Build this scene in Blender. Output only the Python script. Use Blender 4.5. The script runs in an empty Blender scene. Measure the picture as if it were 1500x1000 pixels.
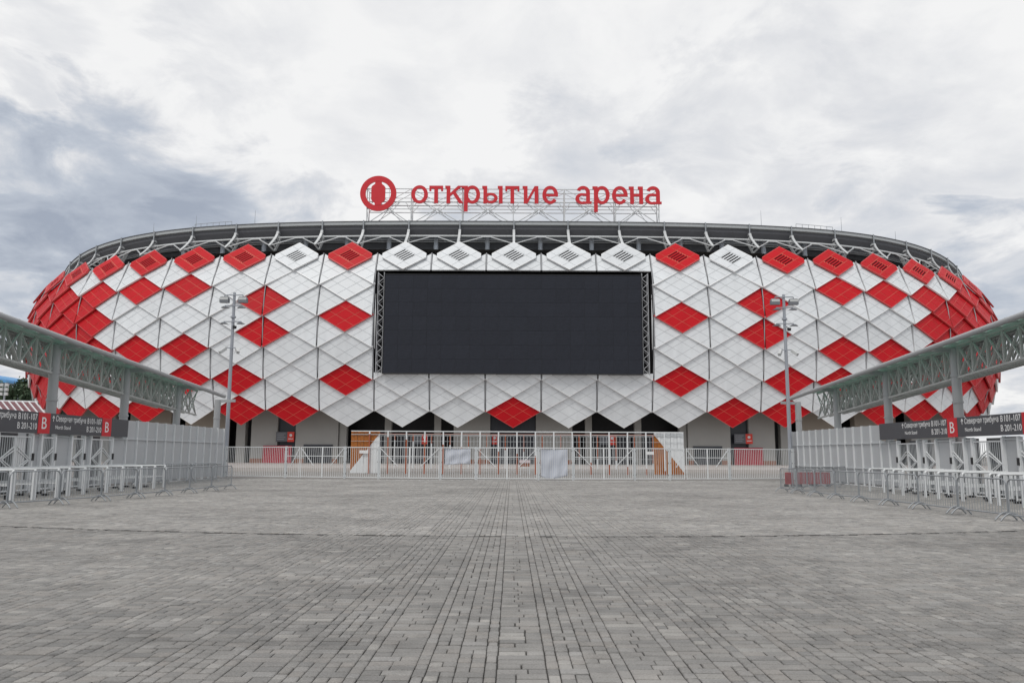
import bpy, math, random
import numpy as np
from mathutils import Vector, Matrix
random.seed(7); rng = np.random.default_rng(7)
S = bpy.context.scene; COL = S.collection
R = math.radians; PI = math.pi

# ------------------------------------------------------------------ camera
cam = bpy.data.cameras.new('camera'); cam.lens = 28.0; cam.sensor_width = 36.0
cam.clip_start = 0.1; cam.clip_end = 4000
co = bpy.data.objects.new('camera', cam); COL.objects.link(co)
co.matrix_world = Matrix.Translation((0, 0, 1.7)) @ Matrix.Rotation(R(90 + 8.05), 4, 'X') @ Matrix.Rotation(0.0045, 4, 'Z')
S.camera = co

# ------------------------------------------------------------------ sky, sun, exposure
SUN_EL, SUN_AZ = R(52), R(205)          # azimuth clockwise from +Y: behind the camera, a little to the left
w = bpy.data.worlds.new('World'); S.world = w; w.use_nodes = True
nt = w.node_tree; N = nt.nodes; L = nt.links
for n in list(N): N.remove(n)
def node(nt_, typ, **kw):
    n = nt_.nodes.new(typ)
    for k, v in kw.items():
        if k.startswith('i_'):
            key = k[2:]; key = int(key) if key.isdigit() else key.replace('_', ' ')
            n.inputs[key].default_value = v
        else: setattr(n, k, v)
    return n
def mth(nt_, op, a, b=None, c=None, clamp=False):
    n = nt_.nodes.new('ShaderNodeMath'); n.operation = op; n.use_clamp = clamp
    for i, v in enumerate((a, b, c)):
        if v is None: continue
        if isinstance(v, (int, float)): n.inputs[i].default_value = v
        else: nt_.links.new(v, n.inputs[i])
    return n.outputs[0]
out = node(nt, 'ShaderNodeOutputWorld'); bg = node(nt, 'ShaderNodeBackground'); bg.inputs['Strength'].default_value = 0.1
sky = node(nt, 'ShaderNodeTexSky', sky_type='NISHITA', sun_disc=False, sun_elevation=SUN_EL, sun_rotation=SUN_AZ,
           air_density=1.0, dust_density=3.0, ozone_density=1.0)
tc = node(nt, 'ShaderNodeTexCoord'); sep = node(nt, 'ShaderNodeSeparateXYZ'); L.new(tc.outputs['Generated'], sep.inputs[0])
zc = mth(nt, 'ADD', mth(nt, 'ABSOLUTE', sep.outputs[2]), 0.22)
px_ = mth(nt, 'DIVIDE', sep.outputs[0], zc); py_ = mth(nt, 'DIVIDE', sep.outputs[1], zc)
cmb = node(nt, 'ShaderNodeCombineXYZ'); L.new(px_, cmb.inputs[0]); L.new(py_, cmb.inputs[1])
n1 = node(nt, 'ShaderNodeTexNoise', i_Scale=1.35, i_Detail=8.0, i_Roughness=0.58, i_Distortion=0.25); L.new(cmb.outputs[0], n1.inputs['Vector'])
n2 = node(nt, 'ShaderNodeTexNoise', i_Scale=3.6, i_Detail=9.0, i_Roughness=0.6, i_Distortion=0.35); L.new(cmb.outputs[0], n2.inputs['Vector'])
# direction bent a little by noise, so that the cloud banks get ragged outlines
vs = node(nt, 'ShaderNodeVectorMath', operation='SUBTRACT'); L.new(n2.outputs['Color'], vs.inputs[0]); vs.inputs[1].default_value = (.5, .5, .5)
vm = node(nt, 'ShaderNodeVectorMath', operation='SCALE'); L.new(vs.outputs[0], vm.inputs[0]); vm.inputs['Scale'].default_value = 0.36
va = node(nt, 'ShaderNodeVectorMath', operation='ADD'); L.new(tc.outputs['Generated'], va.inputs[0]); L.new(vm.outputs[0], va.inputs[1])
vn = node(nt, 'ShaderNodeVectorMath', operation='NORMALIZE'); L.new(va.outputs[0], vn.inputs[0])
def bank(az, el, rad, wgt):
    d = (math.sin(R(az)) * math.cos(R(el)), math.cos(R(az)) * math.cos(R(el)), math.sin(R(el)))
    dt = node(nt, 'ShaderNodeVectorMath', operation='DOT_PRODUCT'); L.new(vn.outputs[0], dt.inputs[0]); dt.inputs[1].default_value = d
    mr = node(nt, 'ShaderNodeMapRange', interpolation_type='SMOOTHSTEP'); L.new(dt.outputs['Value'], mr.inputs[0])
    mr.inputs[1].default_value = math.cos(R(rad)); mr.inputs[2].default_value = math.cos(R(rad * 0.25)); mr.inputs[3].default_value = 0; mr.inputs[4].default_value = wgt
    return mr.outputs[0]
acc = None
BANKS = [(-32, 15, 9, .70), (-24, 14, 9, .62), (-29, 18.5, 6, .55), (-37, 7, 8, .58), (-15, 12.5, 6, .36), (-33, 25, 4, .20), (34, 9, 8, .42), (24, 13, 7, .26), (4, 20, 8, .27), (13, 22, 6, .26), (-20, 27, 6, .16), (27, 24, 7, .18), (17, 17, 6, .22), (-2, 16, 5, .22), (20, 26, 6, .16), (11, 14, 6, .18), (30, 20, 6, .14),
         (-70, 14, 16, .6), (75, 16, 18, .5), (-120, 20, 22, .6), (120, 18, 22, .5), (180, 20, 24, .5)]
for b in BANKS:
    o_ = bank(*b); acc = o_ if acc is None else mth(nt, 'MAXIMUM', acc, o_)
t1 = mth(nt, 'MULTIPLY', mth(nt, 'SUBTRACT', n1.outputs['Fac'], 0.47), 1.5)
t2 = mth(nt, 'MULTIPLY', mth(nt, 'SUBTRACT', n2.outputs['Fac'], 0.5), 1.5)
tex = mth(nt, 'ADD', t1, t2)
gain = mth(nt, 'ADD', mth(nt, 'MULTIPLY', acc, 1.25), 0.46)
fac = mth(nt, 'ADD', mth(nt, 'ADD', mth(nt, 'MULTIPLY', tex, gain), acc), 0.015, clamp=True)
cr = node(nt, 'ShaderNodeValToRGB'); L.new(fac, cr.inputs[0])
e = cr.color_ramp.elements
e[0].position = 0.0; e[0].color = (.93, .93, .93, 1); e[1].position = 1.0; e[1].color = (.37, .415, .50, 1)
m1 = e.new(.22); m1.color = (.77, .78, .805, 1)
m2 = e.new(.6); m2.color = (.52, .565, .64, 1)
cs = node(nt, 'ShaderNodeVectorMath', operation='SCALE'); L.new(cr.outputs[0], cs.inputs[0]); cs.inputs['Scale'].default_value = 10.0
mx = node(nt, 'ShaderNodeMix', data_type='RGBA'); mx.inputs[0].default_value = 0.96
L.new(sky.outputs[0], mx.inputs[6]); L.new(cs.outputs[0], mx.inputs[7]); L.new(mx.outputs[2], bg.inputs[0]); L.new(bg.outputs[0], out.inputs[0])
sl = bpy.data.lights.new('sun', 'SUN'); sl.energy = 1.1; sl.angle = R(16); sl.color = (1, .96, .9)
so = bpy.data.objects.new('sun', sl); COL.objects.link(so)
sd = Vector((math.sin(SUN_AZ) * math.cos(SUN_EL), math.cos(SUN_AZ) * math.cos(SUN_EL), math.sin(SUN_EL)))
so.rotation_euler = (-sd).to_track_quat('-Z', 'Y').to_euler(); so.location = sd * 300
S.view_settings.view_transform = 'Standard'; S.view_settings.look = 'None'
S.view_settings.exposure = 0.0; S.view_settings.gamma = 1.0; S.view_settings.use_curve_mapping = False

# ------------------------------------------------------------------ materials
def mat(name, col, rough=.5, metal=0., noise=.10, scale=1.5, orand=0., bump=0., bscale=20., spec=.5, stretch=(1, 1, 1), trans=0., col2=None, world=False):
    m = bpy.data.materials.new(name); m.use_nodes = True; t = m.node_tree
    b = t.nodes['Principled BSDF']; b.inputs['Roughness'].default_value = rough; b.inputs['Metallic'].default_value = metal
    b.inputs['Specular IOR Level'].default_value = spec
    if world: src = node(t, 'ShaderNodeNewGeometry').outputs['Position']
    else: src = node(t, 'ShaderNodeTexCoord').outputs['Object']
    mp = node(t, 'ShaderNodeMapping'); mp.inputs['Scale'].default_value = stretch; t.links.new(src, mp.inputs[0])
    nz = node(t, 'ShaderNodeTexNoise', i_Scale=scale, i_Detail=6.0, i_Roughness=.6); t.links.new(mp.outputs[0], nz.inputs['Vector'])
    v = mth(t, 'MULTIPLY_ADD', mth(t, 'SUBTRACT', nz.outputs['Fac'], .5), noise * 3, 1.0)
    if orand:
        oi = node(t, 'ShaderNodeObjectInfo')
        v = mth(t, 'MULTIPLY', v, mth(t, 'MULTIPLY_ADD', mth(t, 'SUBTRACT', oi.outputs['Random'], .5), orand * 2, 1.0))
    if col2 is not None:
        mc = node(t, 'ShaderNodeMix', data_type='RGBA'); mc.inputs[6].default_value = (*col, 1); mc.inputs[7].default_value = (*col2, 1)
        mr = node(t, 'ShaderNodeMapRange'); mr.inputs[1].default_value = .42; mr.inputs[2].default_value = .62; t.links.new(nz.outputs['Fac'], mr.inputs[0])
        t.links.new(mr.outputs[0], mc.inputs[0]); csrc = mc.outputs[2]
    else:
        rgb = node(t, 'ShaderNodeRGB'); rgb.outputs[0].default_value = (*col, 1); csrc = rgb.outputs[0]
    sc = node(t, 'ShaderNodeVectorMath', operation='SCALE'); t.links.new(csrc, sc.inputs[0]); t.links.new(v, sc.inputs['Scale'])
    t.links.new(sc.outputs[0], b.inputs['Base Color'])
    rv = mth(t, 'MULTIPLY_ADD', mth(t, 'SUBTRACT', nz.outputs['Fac'], .5), .25, rough, clamp=True); t.links.new(rv, b.inputs['Roughness'])
    if bump:
        nb = node(t, 'ShaderNodeTexNoise', i_Scale=bscale, i_Detail=4.0); t.links.new(src, nb.inputs['Vector'])
        bp = node(t, 'ShaderNodeBump'); bp.inputs['Strength'].default_value = bump; t.links.new(nb.outputs['Fac'], bp.inputs['Height']); t.links.new(bp.outputs[0], b.inputs['Normal'])
    if trans:
        tr = node(t, 'ShaderNodeBsdfTranslucent'); t.links.new(sc.outputs[0], tr.inputs[0])
        ms = node(t, 'ShaderNodeMixShader'); ms.inputs[0].default_value = trans
        t.links.new(b.outputs[0], ms.inputs[1]); t.links.new(tr.outputs[0], ms.inputs[2])
        t.links.new(ms.outputs[0], t.nodes['Material Output'].inputs[0])
    return m
STREAK = (1, 1, .25)
M_WHITE = mat('white_cladding', (.735, .765, .79), .45, noise=.10, scale=.8, orand=.06, stretch=STREAK)
M_WRIM = mat('white_cladding_edge', (.86, .87, .88), .4, noise=.03)
M_WJOINT = mat('grey_cladding_joint', (.55, .57, .585), .6)
M_RED = mat('red_cladding', (.545, .007, .014), .5, noise=.10, scale=.8, orand=.08, stretch=STREAK, spec=.22)
M_RRIM = mat('red_cladding_edge', (.62, .06, .06), .4)
M_RJOINT = mat('pale_red_joint', (.66, .13, .085), .5)
M_SLOT = mat('vent_dark', (.008, .008, .01), .9, spec=.1)
M_RSLOT = mat('vent_dark_red', (.10, .006, .008), .9, spec=.1)
M_SHELL = mat('shell_dark', (.045, .045, .05), .8)
M_PIPE = mat('seam_grey', (.40, .41, .43), .45)
M_STEEL = mat('white_steel', (.62, .64, .65), .4, noise=.06, scale=2)
M_GUTTER = mat('roof_gutter_grey', (.42, .445, .455), .4, noise=.08)
M_FASCIA = mat('fascia_dark', (.085, .088, .098), .55, noise=.12, scale=.7)
M_BACK = mat('concourse_bluegrey', (.50, .55, .62), .7, noise=.2, scale=.3)
M_ROOF = mat('roof_sheet', (.45, .46, .47), .5)
M_CONC = mat('pale_grey_wall', (.40, .395, .375), .75, noise=.06, scale=.6, bump=.1)
M_BEIGE = mat('beige_wall', (.40, .355, .30), .75, noise=.06, scale=.6)
M_DARK = mat('dark_opening', (.018, .018, .021), .5)
M_DOOR = mat('dark_door', (.03, .034, .045), .35)
M_PLINTH = mat('plinth_brown', (.30, .13, .08), .7)
M_REDBOARD = mat('red_board', (.42, .025, .045), .5)
M_SIGNRED = mat('sign_red', (.60, .018, .028), .35, noise=.04)
M_SIGNGREY = mat('sign_grey', (.075, .078, .088), .45, noise=.06)
M_PRINT = mat('sign_print_white', (.80, .80, .80), .5, noise=.03)
M_SCREEN = mat('led_screen', (.024, .027, .037), .55, noise=.24, scale=3.2, orand=.05, spec=.2)
M_BLACK = mat('black_metal', (.02, .02, .022), .5)
M_GALV = mat('galvanised_steel', (.33, .35, .37), .42, metal=.45, noise=.12, scale=3)
M_PAINT = mat('grey_white_paint', (.56, .585, .60), .45, noise=.07, scale=1.2, orand=.04)
M_SHEET = mat('grey_sheet', (.46, .475, .49), .5, noise=.06, scale=.9, orand=.05, stretch=STREAK)
M_RAILW = mat('white_rail', (.74, .76, .77), .35, noise=.05)
M_POLE = mat('pole_grey', (.33, .35, .39), .45, noise=.08)
M_LATT = mat('lattice_steel', (.46, .47, .46), .45, noise=.18)
M_COLUMN = mat('column_steel', (.37, .38, .39), .45, noise=.08, scale=.8)
M_GLASS = mat('green_glass', (.40, .64, .56), .15, trans=.65, noise=.05)
M_LAMP = mat('lamp_glass', (.55, .56, .56), .25)
M_LAMPD = mat('lamp_body', (.17, .18, .20), .5)
M_ORANGE = mat('orange_sheet', (.36, .115, .014), .55, noise=.2)
M_ORPOST = mat('orange_post', (.36, .10, .045), .5)
M_CLOTH = mat('white_cloth', (.56, .59, .66), .8, noise=.05, scale=3, bump=.2, bscale=6)
M_REDPL = mat('red_plastic', (.42, .024, .03), .5)
M_LEAF = mat('leaf', (.085, .13, .07), .7, noise=.35, scale=.6, col2=(.05, .085, .05))
M_BARK = mat('bark', (.09, .07, .05), .9)
M_BLUE = mat('blue_roof', (.10, .32, .62), .5)
M_PALE = mat('pale_wall', (.50, .56, .60), .7)
M_DKRED = mat('dark_red_roof', (.12, .008, .016), .5)
M_LOUVRE = mat('dark_louvre', (.012, .012, .014), .6)

def paver_material(name, individual):
    m = bpy.data.materials.new(name); m.use_nodes = True; t = m.node_tree; b = t.nodes['Principled BSDF']
    g = node(t, 'ShaderNodeNewGeometry')
    if individual: rnd = node(t, 'ShaderNodeObjectInfo').outputs['Random']
    else: rnd = g.outputs['Random Per Island']
    cr_ = node(t, 'ShaderNodeValToRGB'); t.links.new(rnd, cr_.inputs[0]); el = cr_.color_ramp.elements
    el[0].position = 0; el[0].color = (.185, .182, .177, 1); el[1].position = 1; el[1].color = (.312, .301, .283, 1)
    for p_, c_ in ((.12, (.212, .206, .198)), (.5, (.238, .231, .221)), (.72, (.254, .240, .225)), (.9, (.263, .257, .249))):
        q = el.new(p_); q.color = (*c_, 1)
    big = node(t, 'ShaderNodeTexNoise', i_Scale=.22, i_Detail=7.0, i_Roughness=.62); t.links.new(g.outputs['Position'], big.inputs['Vector'])
    mid = node(t, 'ShaderNodeTexNoise', i_Scale=2.2, i_Detail=6.0, i_Roughness=.65); t.links.new(g.outputs['Position'], mid.inputs['Vector'])
    fine = node(t, 'ShaderNodeTexNoise', i_Scale=55., i_Detail=5.0, i_Roughness=.7); t.links.new(g.outputs['Position'], fine.inputs['Vector'])
    v = mth(t, 'ADD', mth(t, 'MULTIPLY', mth(t, 'SUBTRACT', big.outputs['Fac'], .5), 1.25), mth(t, 'MULTIPLY', mth(t, 'SUBTRACT', fine.outputs['Fac'], .5), 1.3))
    v = mth(t, 'ADD', mth(t, 'ADD', v, mth(t, 'MULTIPLY', mth(t, 'SUBTRACT', mid.outputs['Fac'], .5), .7)), 1.0)
    # worn and stained places: dark blotches, gum spots, pale drag marks across the plaza
    st = node(t, 'ShaderNodeTexNoise', i_Scale=.8, i_Detail=8.0, i_Roughness=.7, i_Distortion=.6); t.links.new(g.outputs['Position'], st.inputs['Vector'])
    sr = node(t, 'ShaderNodeMapRange'); t.links.new(st.outputs['Fac'], sr.inputs[0]); sr.inputs[1].default_value = .52; sr.inputs[2].default_value = .68; sr.inputs[3].default_value = 1.0; sr.inputs[4].default_value = .70
    mp = node(t, 'ShaderNodeMapping'); mp.inputs['Scale'].default_value = (.10, 1.1, 1); t.links.new(g.outputs['Position'], mp.inputs[0])
    dr = node(t, 'ShaderNodeTexNoise', i_Scale=1.0, i_Detail=7.0, i_Roughness=.65); t.links.new(mp.outputs[0], dr.inputs['Vector'])
    v = mth(t, 'MULTIPLY', v, mth(t, 'MULTIPLY_ADD', mth(t, 'SUBTRACT', dr.outputs['Fac'], .5), .45, 1.0))
    gum = node(t, 'ShaderNodeTexVoronoi', i_Scale=1.1); t.links.new(g.outputs['Position'], gum.inputs['Vector'])
    gr = node(t, 'ShaderNodeMapRange'); t.links.new(gum.outputs['Distance'], gr.inputs[0]); gr.inputs[1].default_value = .035; gr.inputs[2].default_value = .05; gr.inputs[3].default_value = .62; gr.inputs[4].default_value = 1.0
    v = mth(t, 'MULTIPLY', mth(t, 'MULTIPLY', v, sr.outputs[0]), gr.outputs[0])
    sp = node(t, 'ShaderNodeSeparateXYZ'); t.links.new(g.outputs['Position'], sp.inputs[0])
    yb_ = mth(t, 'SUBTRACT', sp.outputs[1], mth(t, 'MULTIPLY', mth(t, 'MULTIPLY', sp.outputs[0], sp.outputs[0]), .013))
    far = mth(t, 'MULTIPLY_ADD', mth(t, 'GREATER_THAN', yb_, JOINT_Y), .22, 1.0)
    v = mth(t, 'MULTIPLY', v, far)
    sc = node(t, 'ShaderNodeVectorMath', operation='SCALE'); t.links.new(cr_.outputs[0], sc.inputs[0]); t.links.new(v, sc.inputs['Scale'])
    t.links.new(sc.outputs[0], b.inputs['Base Color'])
    t.links.new(mth(t, 'MULTIPLY_ADD', big.outputs['Fac'], .3, .6), b.inputs['Roughness'])
    bp = node(t, 'ShaderNodeBump'); bp.inputs['Strength'].default_value = .25; bp.inputs['Distance'].default_value = .004
    t.links.new(fine.outputs['Fac'], bp.inputs['Height']); t.links.new(bp.outputs[0], b.inputs['Normal'])
    return m
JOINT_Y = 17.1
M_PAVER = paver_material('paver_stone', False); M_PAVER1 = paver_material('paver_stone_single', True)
M_BED = mat('joint_sand', (.06, .057, .053), .95, world=True)
M_PLAZA = mat('plaza_far', (.27, .26, .247), .8, noise=.16, scale=.35, bump=.1, world=True)
def add_far_rows(m):
    t = m.node_tree; b = t.nodes['Principled BSDF']; src = b.inputs['Base Color'].links[0].from_socket
    g = node(t, 'ShaderNodeNewGeometry'); br = node(t, 'ShaderNodeTexBrick', i_Scale=1.0)
    br.inputs['Color1'].default_value = (1, 1, 1, 1); br.inputs['Color2'].default_value = (.86, .85, .84, 1); br.inputs['Mortar'].default_value = (.45, .45, .45, 1)
    br.inputs['Mortar Size'].default_value = .012; br.inputs['Brick Width'].default_value = .4; br.inputs['Row Height'].default_value = .18
    t.links.new(g.outputs['Position'], br.inputs['Vector'])
    mm = node(t, 'ShaderNodeMix', data_type='RGBA', blend_type='MULTIPLY'); mm.inputs[0].default_value = 1
    t.links.new(src, mm.inputs[6]); t.links.new(br.outputs['Color'], mm.inputs[7]); t.links.new(mm.outputs[2], b.inputs['Base Color'])
add_far_rows(M_PLAZA)
M_PODIUM = mat('podium_stone', (.40, .37, .35), .8, noise=.1, scale=.4, world=True)

# ------------------------------------------------------------------ mesh helpers
ORG = {}                                  # world origin of every parent (translation only)
class MB:
    def __init__(s): s.v = []; s.f = []; s.m = []; s.sm = []
    def add(s, vs, fs, mi=0, smooth=False):
        n = len(s.v); s.v += [tuple(x) for x in vs]; s.f += [tuple(i + n for i in f) for f in fs]; s.m += [mi] * len(fs); s.sm += [smooth] * len(fs); return s
    def hexa(s, p, mi=0):                 # 8 points: bottom 4 then top 4
        return s.add(p, [(3, 2, 1, 0), (4, 5, 6, 7), (0, 1, 5, 4), (1, 2, 6, 5), (2, 3, 7, 6), (3, 0, 4, 7)], mi)
    def box(s, x0, x1, y0, y1, z0, z1, mi=0):
        return s.hexa([(x0, y0, z0), (x1, y0, z0), (x1, y1, z0), (x0, y1, z0), (x0, y0, z1), (x1, y0, z1), (x1, y1, z1), (x0, y1, z1)], mi)
    def bar(s, a, b, w_, h_=None, up=(0, 0, 1), mi=0):
        a = Vector(a); b = Vector(b); h_ = w_ if h_ is None else h_; d = (b - a).normalized(); u = Vector(up)
        if abs(d.dot(u)) > .98: u = Vector((0, 1, 0))
        r = d.cross(u).normalized() * (w_ / 2); t = r.cross(d).normalized() * (h_ / 2)
        return s.hexa([a - r - t, a + r - t, b + r - t, b - r - t, a - r + t, a + r + t, b + r + t, b - r + t], mi)
    def tube(s, a, b, r0, r1=None, n=8, mi=0, caps=True, smooth=True):
        a = Vector(a); b = Vector(b); r1 = r0 if r1 is None else r1; d = (b - a).normalized()
        u = Vector((0, 0, 1)) if abs(d.z) < .95 else Vector((1, 0, 0)); x = d.cross(u).normalized(); y = d.cross(x)
        vs = []
        for c_, r_ in ((a, r0), (b, r1)):
            for i in range(n):
                t = 2 * PI * i / n; vs.append(c_ + x * (math.cos(t) * r_) + y * (math.sin(t) * r_))
        fs = [(i, (i + 1) % n, n + (i + 1) % n, n + i) for i in range(n)]
        s.add(vs, fs, mi, smooth)
        if caps: s.add(vs, [tuple(range(n - 1, -1, -1)), tuple(range(n, 2 * n))], mi)
        return s
    def path(s, pts, r, n=6, mi=0):
        for a, b in zip(pts[:-1], pts[1:]): s.tube(a, b, r, n=n, mi=mi, caps=True)
        return s
    def poly(s, pts, ext, mi=0, mside=None):   # flat polygon extruded by vector ext
        n = len(pts); e_ = Vector(ext); vs = [Vector(p) for p in pts]; vs2 = [p + e_ for p in vs]
        s.add(vs + vs2, [tuple(range(n - 1, -1, -1)), tuple(range(n, 2 * n))], mi)
        s.add(vs + vs2, [(i, (i + 1) % n, n + (i + 1) % n, n + i) for i in range(n)], mi if mside is None else mside)
        return s
    def mesh(s, name, mats, org=(0, 0, 0)):
        me = bpy.data.meshes.new(name); o = Vector(org)
        me.from_pydata([Vector(v) - o for v in s.v], [], s.f)
        for m in (mats if isinstance(mats, (list, tuple)) else [mats]): me.materials.append(m)
        me.polygons.foreach_set('material_index', s.m); me.polygons.foreach_set('use_smooth', s.sm); me.update()
        return me
    def build(s, name, mats, parent=None, local=False):
        org = (0, 0, 0) if (parent is None or local) else ORG.get(parent, (0, 0, 0))
        return link(name, s.mesh(name, mats, org), parent)
def link(name, me, parent=None, loc=None):
    o = bpy.data.objects.new(name, me); COL.objects.link(o)
    if parent is not None: o.parent = parent
    if loc is not None: o.location = loc
    ORG[o] = ORG.get(parent, (0, 0, 0)) if parent is not None else (0, 0, 0)
    return o
def tag(o, label=None, cat=None, group=None, kind=None):
    if label: o['label'] = label
    if cat: o['category'] = cat
    if group: o['group'] = group
    if kind: o['kind'] = kind
    return o
def thing(name, loc, label, cat, group=None, rz=0):
    o = bpy.data.objects.new(name, None); COL.objects.link(o); o.location = loc; o.rotation_euler = (0, 0, rz); o.empty_display_size = .3
    ORG[o] = tuple(loc); return tag(o, label, cat, group)
def copy_tree(o, parent=None):
    c = o.copy(); COL.objects.link(c)
    if parent is not None: c.parent = parent
    for ch in list(o.children): copy_tree(ch, c)
    return c
def place(proto, loc, rz, label, first):
    o = proto if first else copy_tree(proto)
    o.location = loc; o.rotation_euler = (0, 0, rz); o['label'] = label; return o
def text_mesh(name, body, height, ext, width=None, bold=0., ref='H'):
    def raw(bdy, e_):
        c = bpy.data.curves.new('lettering', 'FONT'); c.body = bdy; c.size = 1; c.extrude = e_; c.bevel_depth = bold if e_ else 0; c.bevel_resolution = 0; c.resolution_u = 3
        o = bpy.data.objects.new('lettering', c); COL.objects.link(o); dg = bpy.context.evaluated_depsgraph_get()
        me = bpy.data.meshes.new_from_object(o.evaluated_get(dg)); bpy.data.objects.remove(o); bpy.data.curves.remove(c); return me
    me = raw(body, 0.02); v = np.array([x.co for x in me.vertices]); rf = raw(ref, 0); vr = np.array([x.co for x in rf.vertices]); bpy.data.meshes.remove(rf)
    k = height / (vr[:, 1].max() - vr[:, 1].min() + 2 * bold); v[:, 0] -= v[:, 0].min(); v[:, 1] += bold; v[:, :2] *= k
    if width: v[:, 0] *= width / v[:, 0].max()
    zm = np.abs(v[:, 2]).max(); v[:, 2] = (v[:, 2] / zm + 1) * .5 * ext; me.vertices.foreach_set('co', v.ravel()); me.name = name; me.update(); return me
def orient(me, origin, xdir, org=(0, 0, 0)):
    x = Vector(xdir); z = x.cross(Vector((0, 0, 1)));  z.normalize()
    Mx = Matrix(((x.x, 0, z.x, origin[0] - org[0]), (x.y, 0, z.y, origin[1] - org[1]), (x.z, 1, z.z, origin[2] - org[2]), (0, 0, 0, 1)))
    me.transform(Mx); me.update(); return me

# ------------------------------------------------------------------ ground
FX, FY0, FY1 = 20.4, 3.0, 53.0
pl = MB()
pl.add([(-FX, -30, -.018), (FX, -30, -.018), (FX, FY1, -.018), (-FX, FY1, -.018)], [(0, 1, 2, 3)], 0)
BIG = 1800
for q in ([(-BIG, FY1), (BIG, FY1), (BIG, 2500), (-BIG, 2500)], [(-BIG, -400), (-FX, -400), (-FX, FY1), (-BIG, FY1)], [(FX, -400), (BIG, -400), (BIG, FY1), (FX, FY1)], [(-FX, -400), (FX, -400), (FX, FY0), (-FX, FY0)]):
    pl.add([(x, y, 0) for x, y in q], [(0, 1, 2, 3)], 1)
plaza = tag(pl.build('plaza_ground', [M_BED, M_PLAZA]), kind='structure')
cells = []                                # pavers: cx, cy, sx, sy
RD = .146; rows_y = np.arange(FY0, FY1 - .17, RD)
x = -FX + .05; pat = [('n', .10), ('b', .40), ('n', .10), ('s', .23), ('s', .23)]; pi_ = 0
while x < FX - .5:
    kind, wd = pat[pi_ % 5]; pi_ += 1
    oy = rng.uniform(0, RD)
    if kind == 'n':
        y = FY0
        while y < FY1 - .3:
            ln = rng.choice([.146, .19, .22]); cells.append((x + wd / 2, y + ln / 2, wd, ln)); y += ln
    else:
        for y in rows_y:
            yy = y + oy
            if yy > FY1 - .17: continue
            if kind == 'b' and rng.random() < .85:
                c_ = wd * rng.choice([.38, .5, .62]); cells.append((x + c_ / 2, yy + RD / 2, c_, RD)); cells.append((x + (wd + c_) / 2, yy + RD / 2, wd - c_, RD))
            elif kind == 's' and rng.random() < .65:
                cells.append((x + wd * .25, yy + RD / 2, wd / 2, RD)); cells.append((x + wd * .75, yy + RD / 2, wd / 2, RD))
            else: cells.append((x + wd / 2, yy + RD / 2, wd, RD))
    x += wd
cells = np.array(cells)
keep = (np.abs(cells[:, 1] - JOINT_Y - .013 * cells[:, 0] ** 2) > .10); cells = cells[keep]
gap = rng.choice([.003, .0045, .0065, .0095], len(cells), p=[.35, .35, .22, .08])
zt = rng.normal(0, .002, len(cells)); zt = np.clip(zt, -.005, .005)
vis = (np.abs(cells[:, 0]) < .66 * cells[:, 1] + .3) & (cells[:, 1] > 6.05)
score = np.where(vis, cells[:, 2] * cells[:, 3] / cells[:, 1] ** 3, -1)
big = np.argsort(-score)[:300]; sel = np.zeros(len(cells), bool); sel[big] = True
UNIT = [(-.5, -.5, 0), (.5, -.5, 0), (.5, .5, 0), (-.5, .5, 0)]
def paver_arrays(c, g, z):
    n = len(c); b = .009
    hx = c[:, 2] / 2 - g; hy = c[:, 3] / 2 - g - .0042
    sx = np.array([-1, 1, 1, -1]); sy = np.array([-1, -1, 1, 1])
    V = np.zeros((n, 12, 3))
    for i, (ins, dz) in enumerate(((0, -.017), (0, -.006), (b, 0))):
        V[:, i * 4:i * 4 + 4, 0] = c[:, :1] + (hx - ins)[:, None] * sx
        V[:, i * 4:i * 4 + 4, 1] = c[:, 1:2] + (hy - ins)[:, None] * sy
        V[:, i * 4:i * 4 + 4, 2] = (z + dz)[:, None] if i else -.017
    Fq = [(8, 9, 10, 11)] + [(i, (i + 1) % 4, 4 + (i + 1) % 4, 4 + i) for i in range(4)] + [(4 + i, 4 + (i + 1) % 4, 8 + (i + 1) % 4, 8 + i) for i in range(4)]
    Fa = (np.array(Fq)[None] + (np.arange(n) * 12)[:, None, None]).reshape(-1, 4)
    return V.reshape(-1, 3), Fa
Vv, Ff = paver_arrays(cells[~sel], gap[~sel], zt[~sel])
me = bpy.data.meshes.new('paving')
me.vertices.add(len(Vv)); me.vertices.foreach_set('co', Vv.ravel()); me.loops.add(Ff.size); me.loops.foreach_set('vertex_index', Ff.ravel().astype(np.int32))
me.polygons.add(len(Ff)); me.polygons.foreach_set('loop_start', (np.arange(len(Ff)) * 4).astype(np.int32)); me.update(calc_edges=True); me.materials.append(M_PAVER)
tag(link('paving', me, plaza), kind='stuff')
cache = {}
for i in big:
    key = (round(cells[i, 2], 3), round(cells[i, 3], 3), round(gap[i], 4))
    if key not in cache:
        V1, F1 = paver_arrays(np.array([[0, 0, cells[i, 2], cells[i, 3]]]), np.array([gap[i]]), np.zeros(1))
        m_ = bpy.data.meshes.new('paver'); m_.from_pydata([tuple(q) for q in V1], [], [tuple(q) for q in F1]); m_.materials.append(M_PAVER1); cache[key] = m_
    link('paver', cache[key], plaza, (cells[i, 0], cells[i, 1], zt[i]))

# podium in front of the stadium, three low steps
pd = MB()
for i in range(3):
    y0 = 74.0 + i * .45; pd.box(-70, 70, y0, 74.0 + (i + 1) * .45 if i < 2 else 118, -.02, .12 * (i + 1), 0)
tag(pd.build('podium_steps', [M_PODIUM]), kind='structure')

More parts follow.
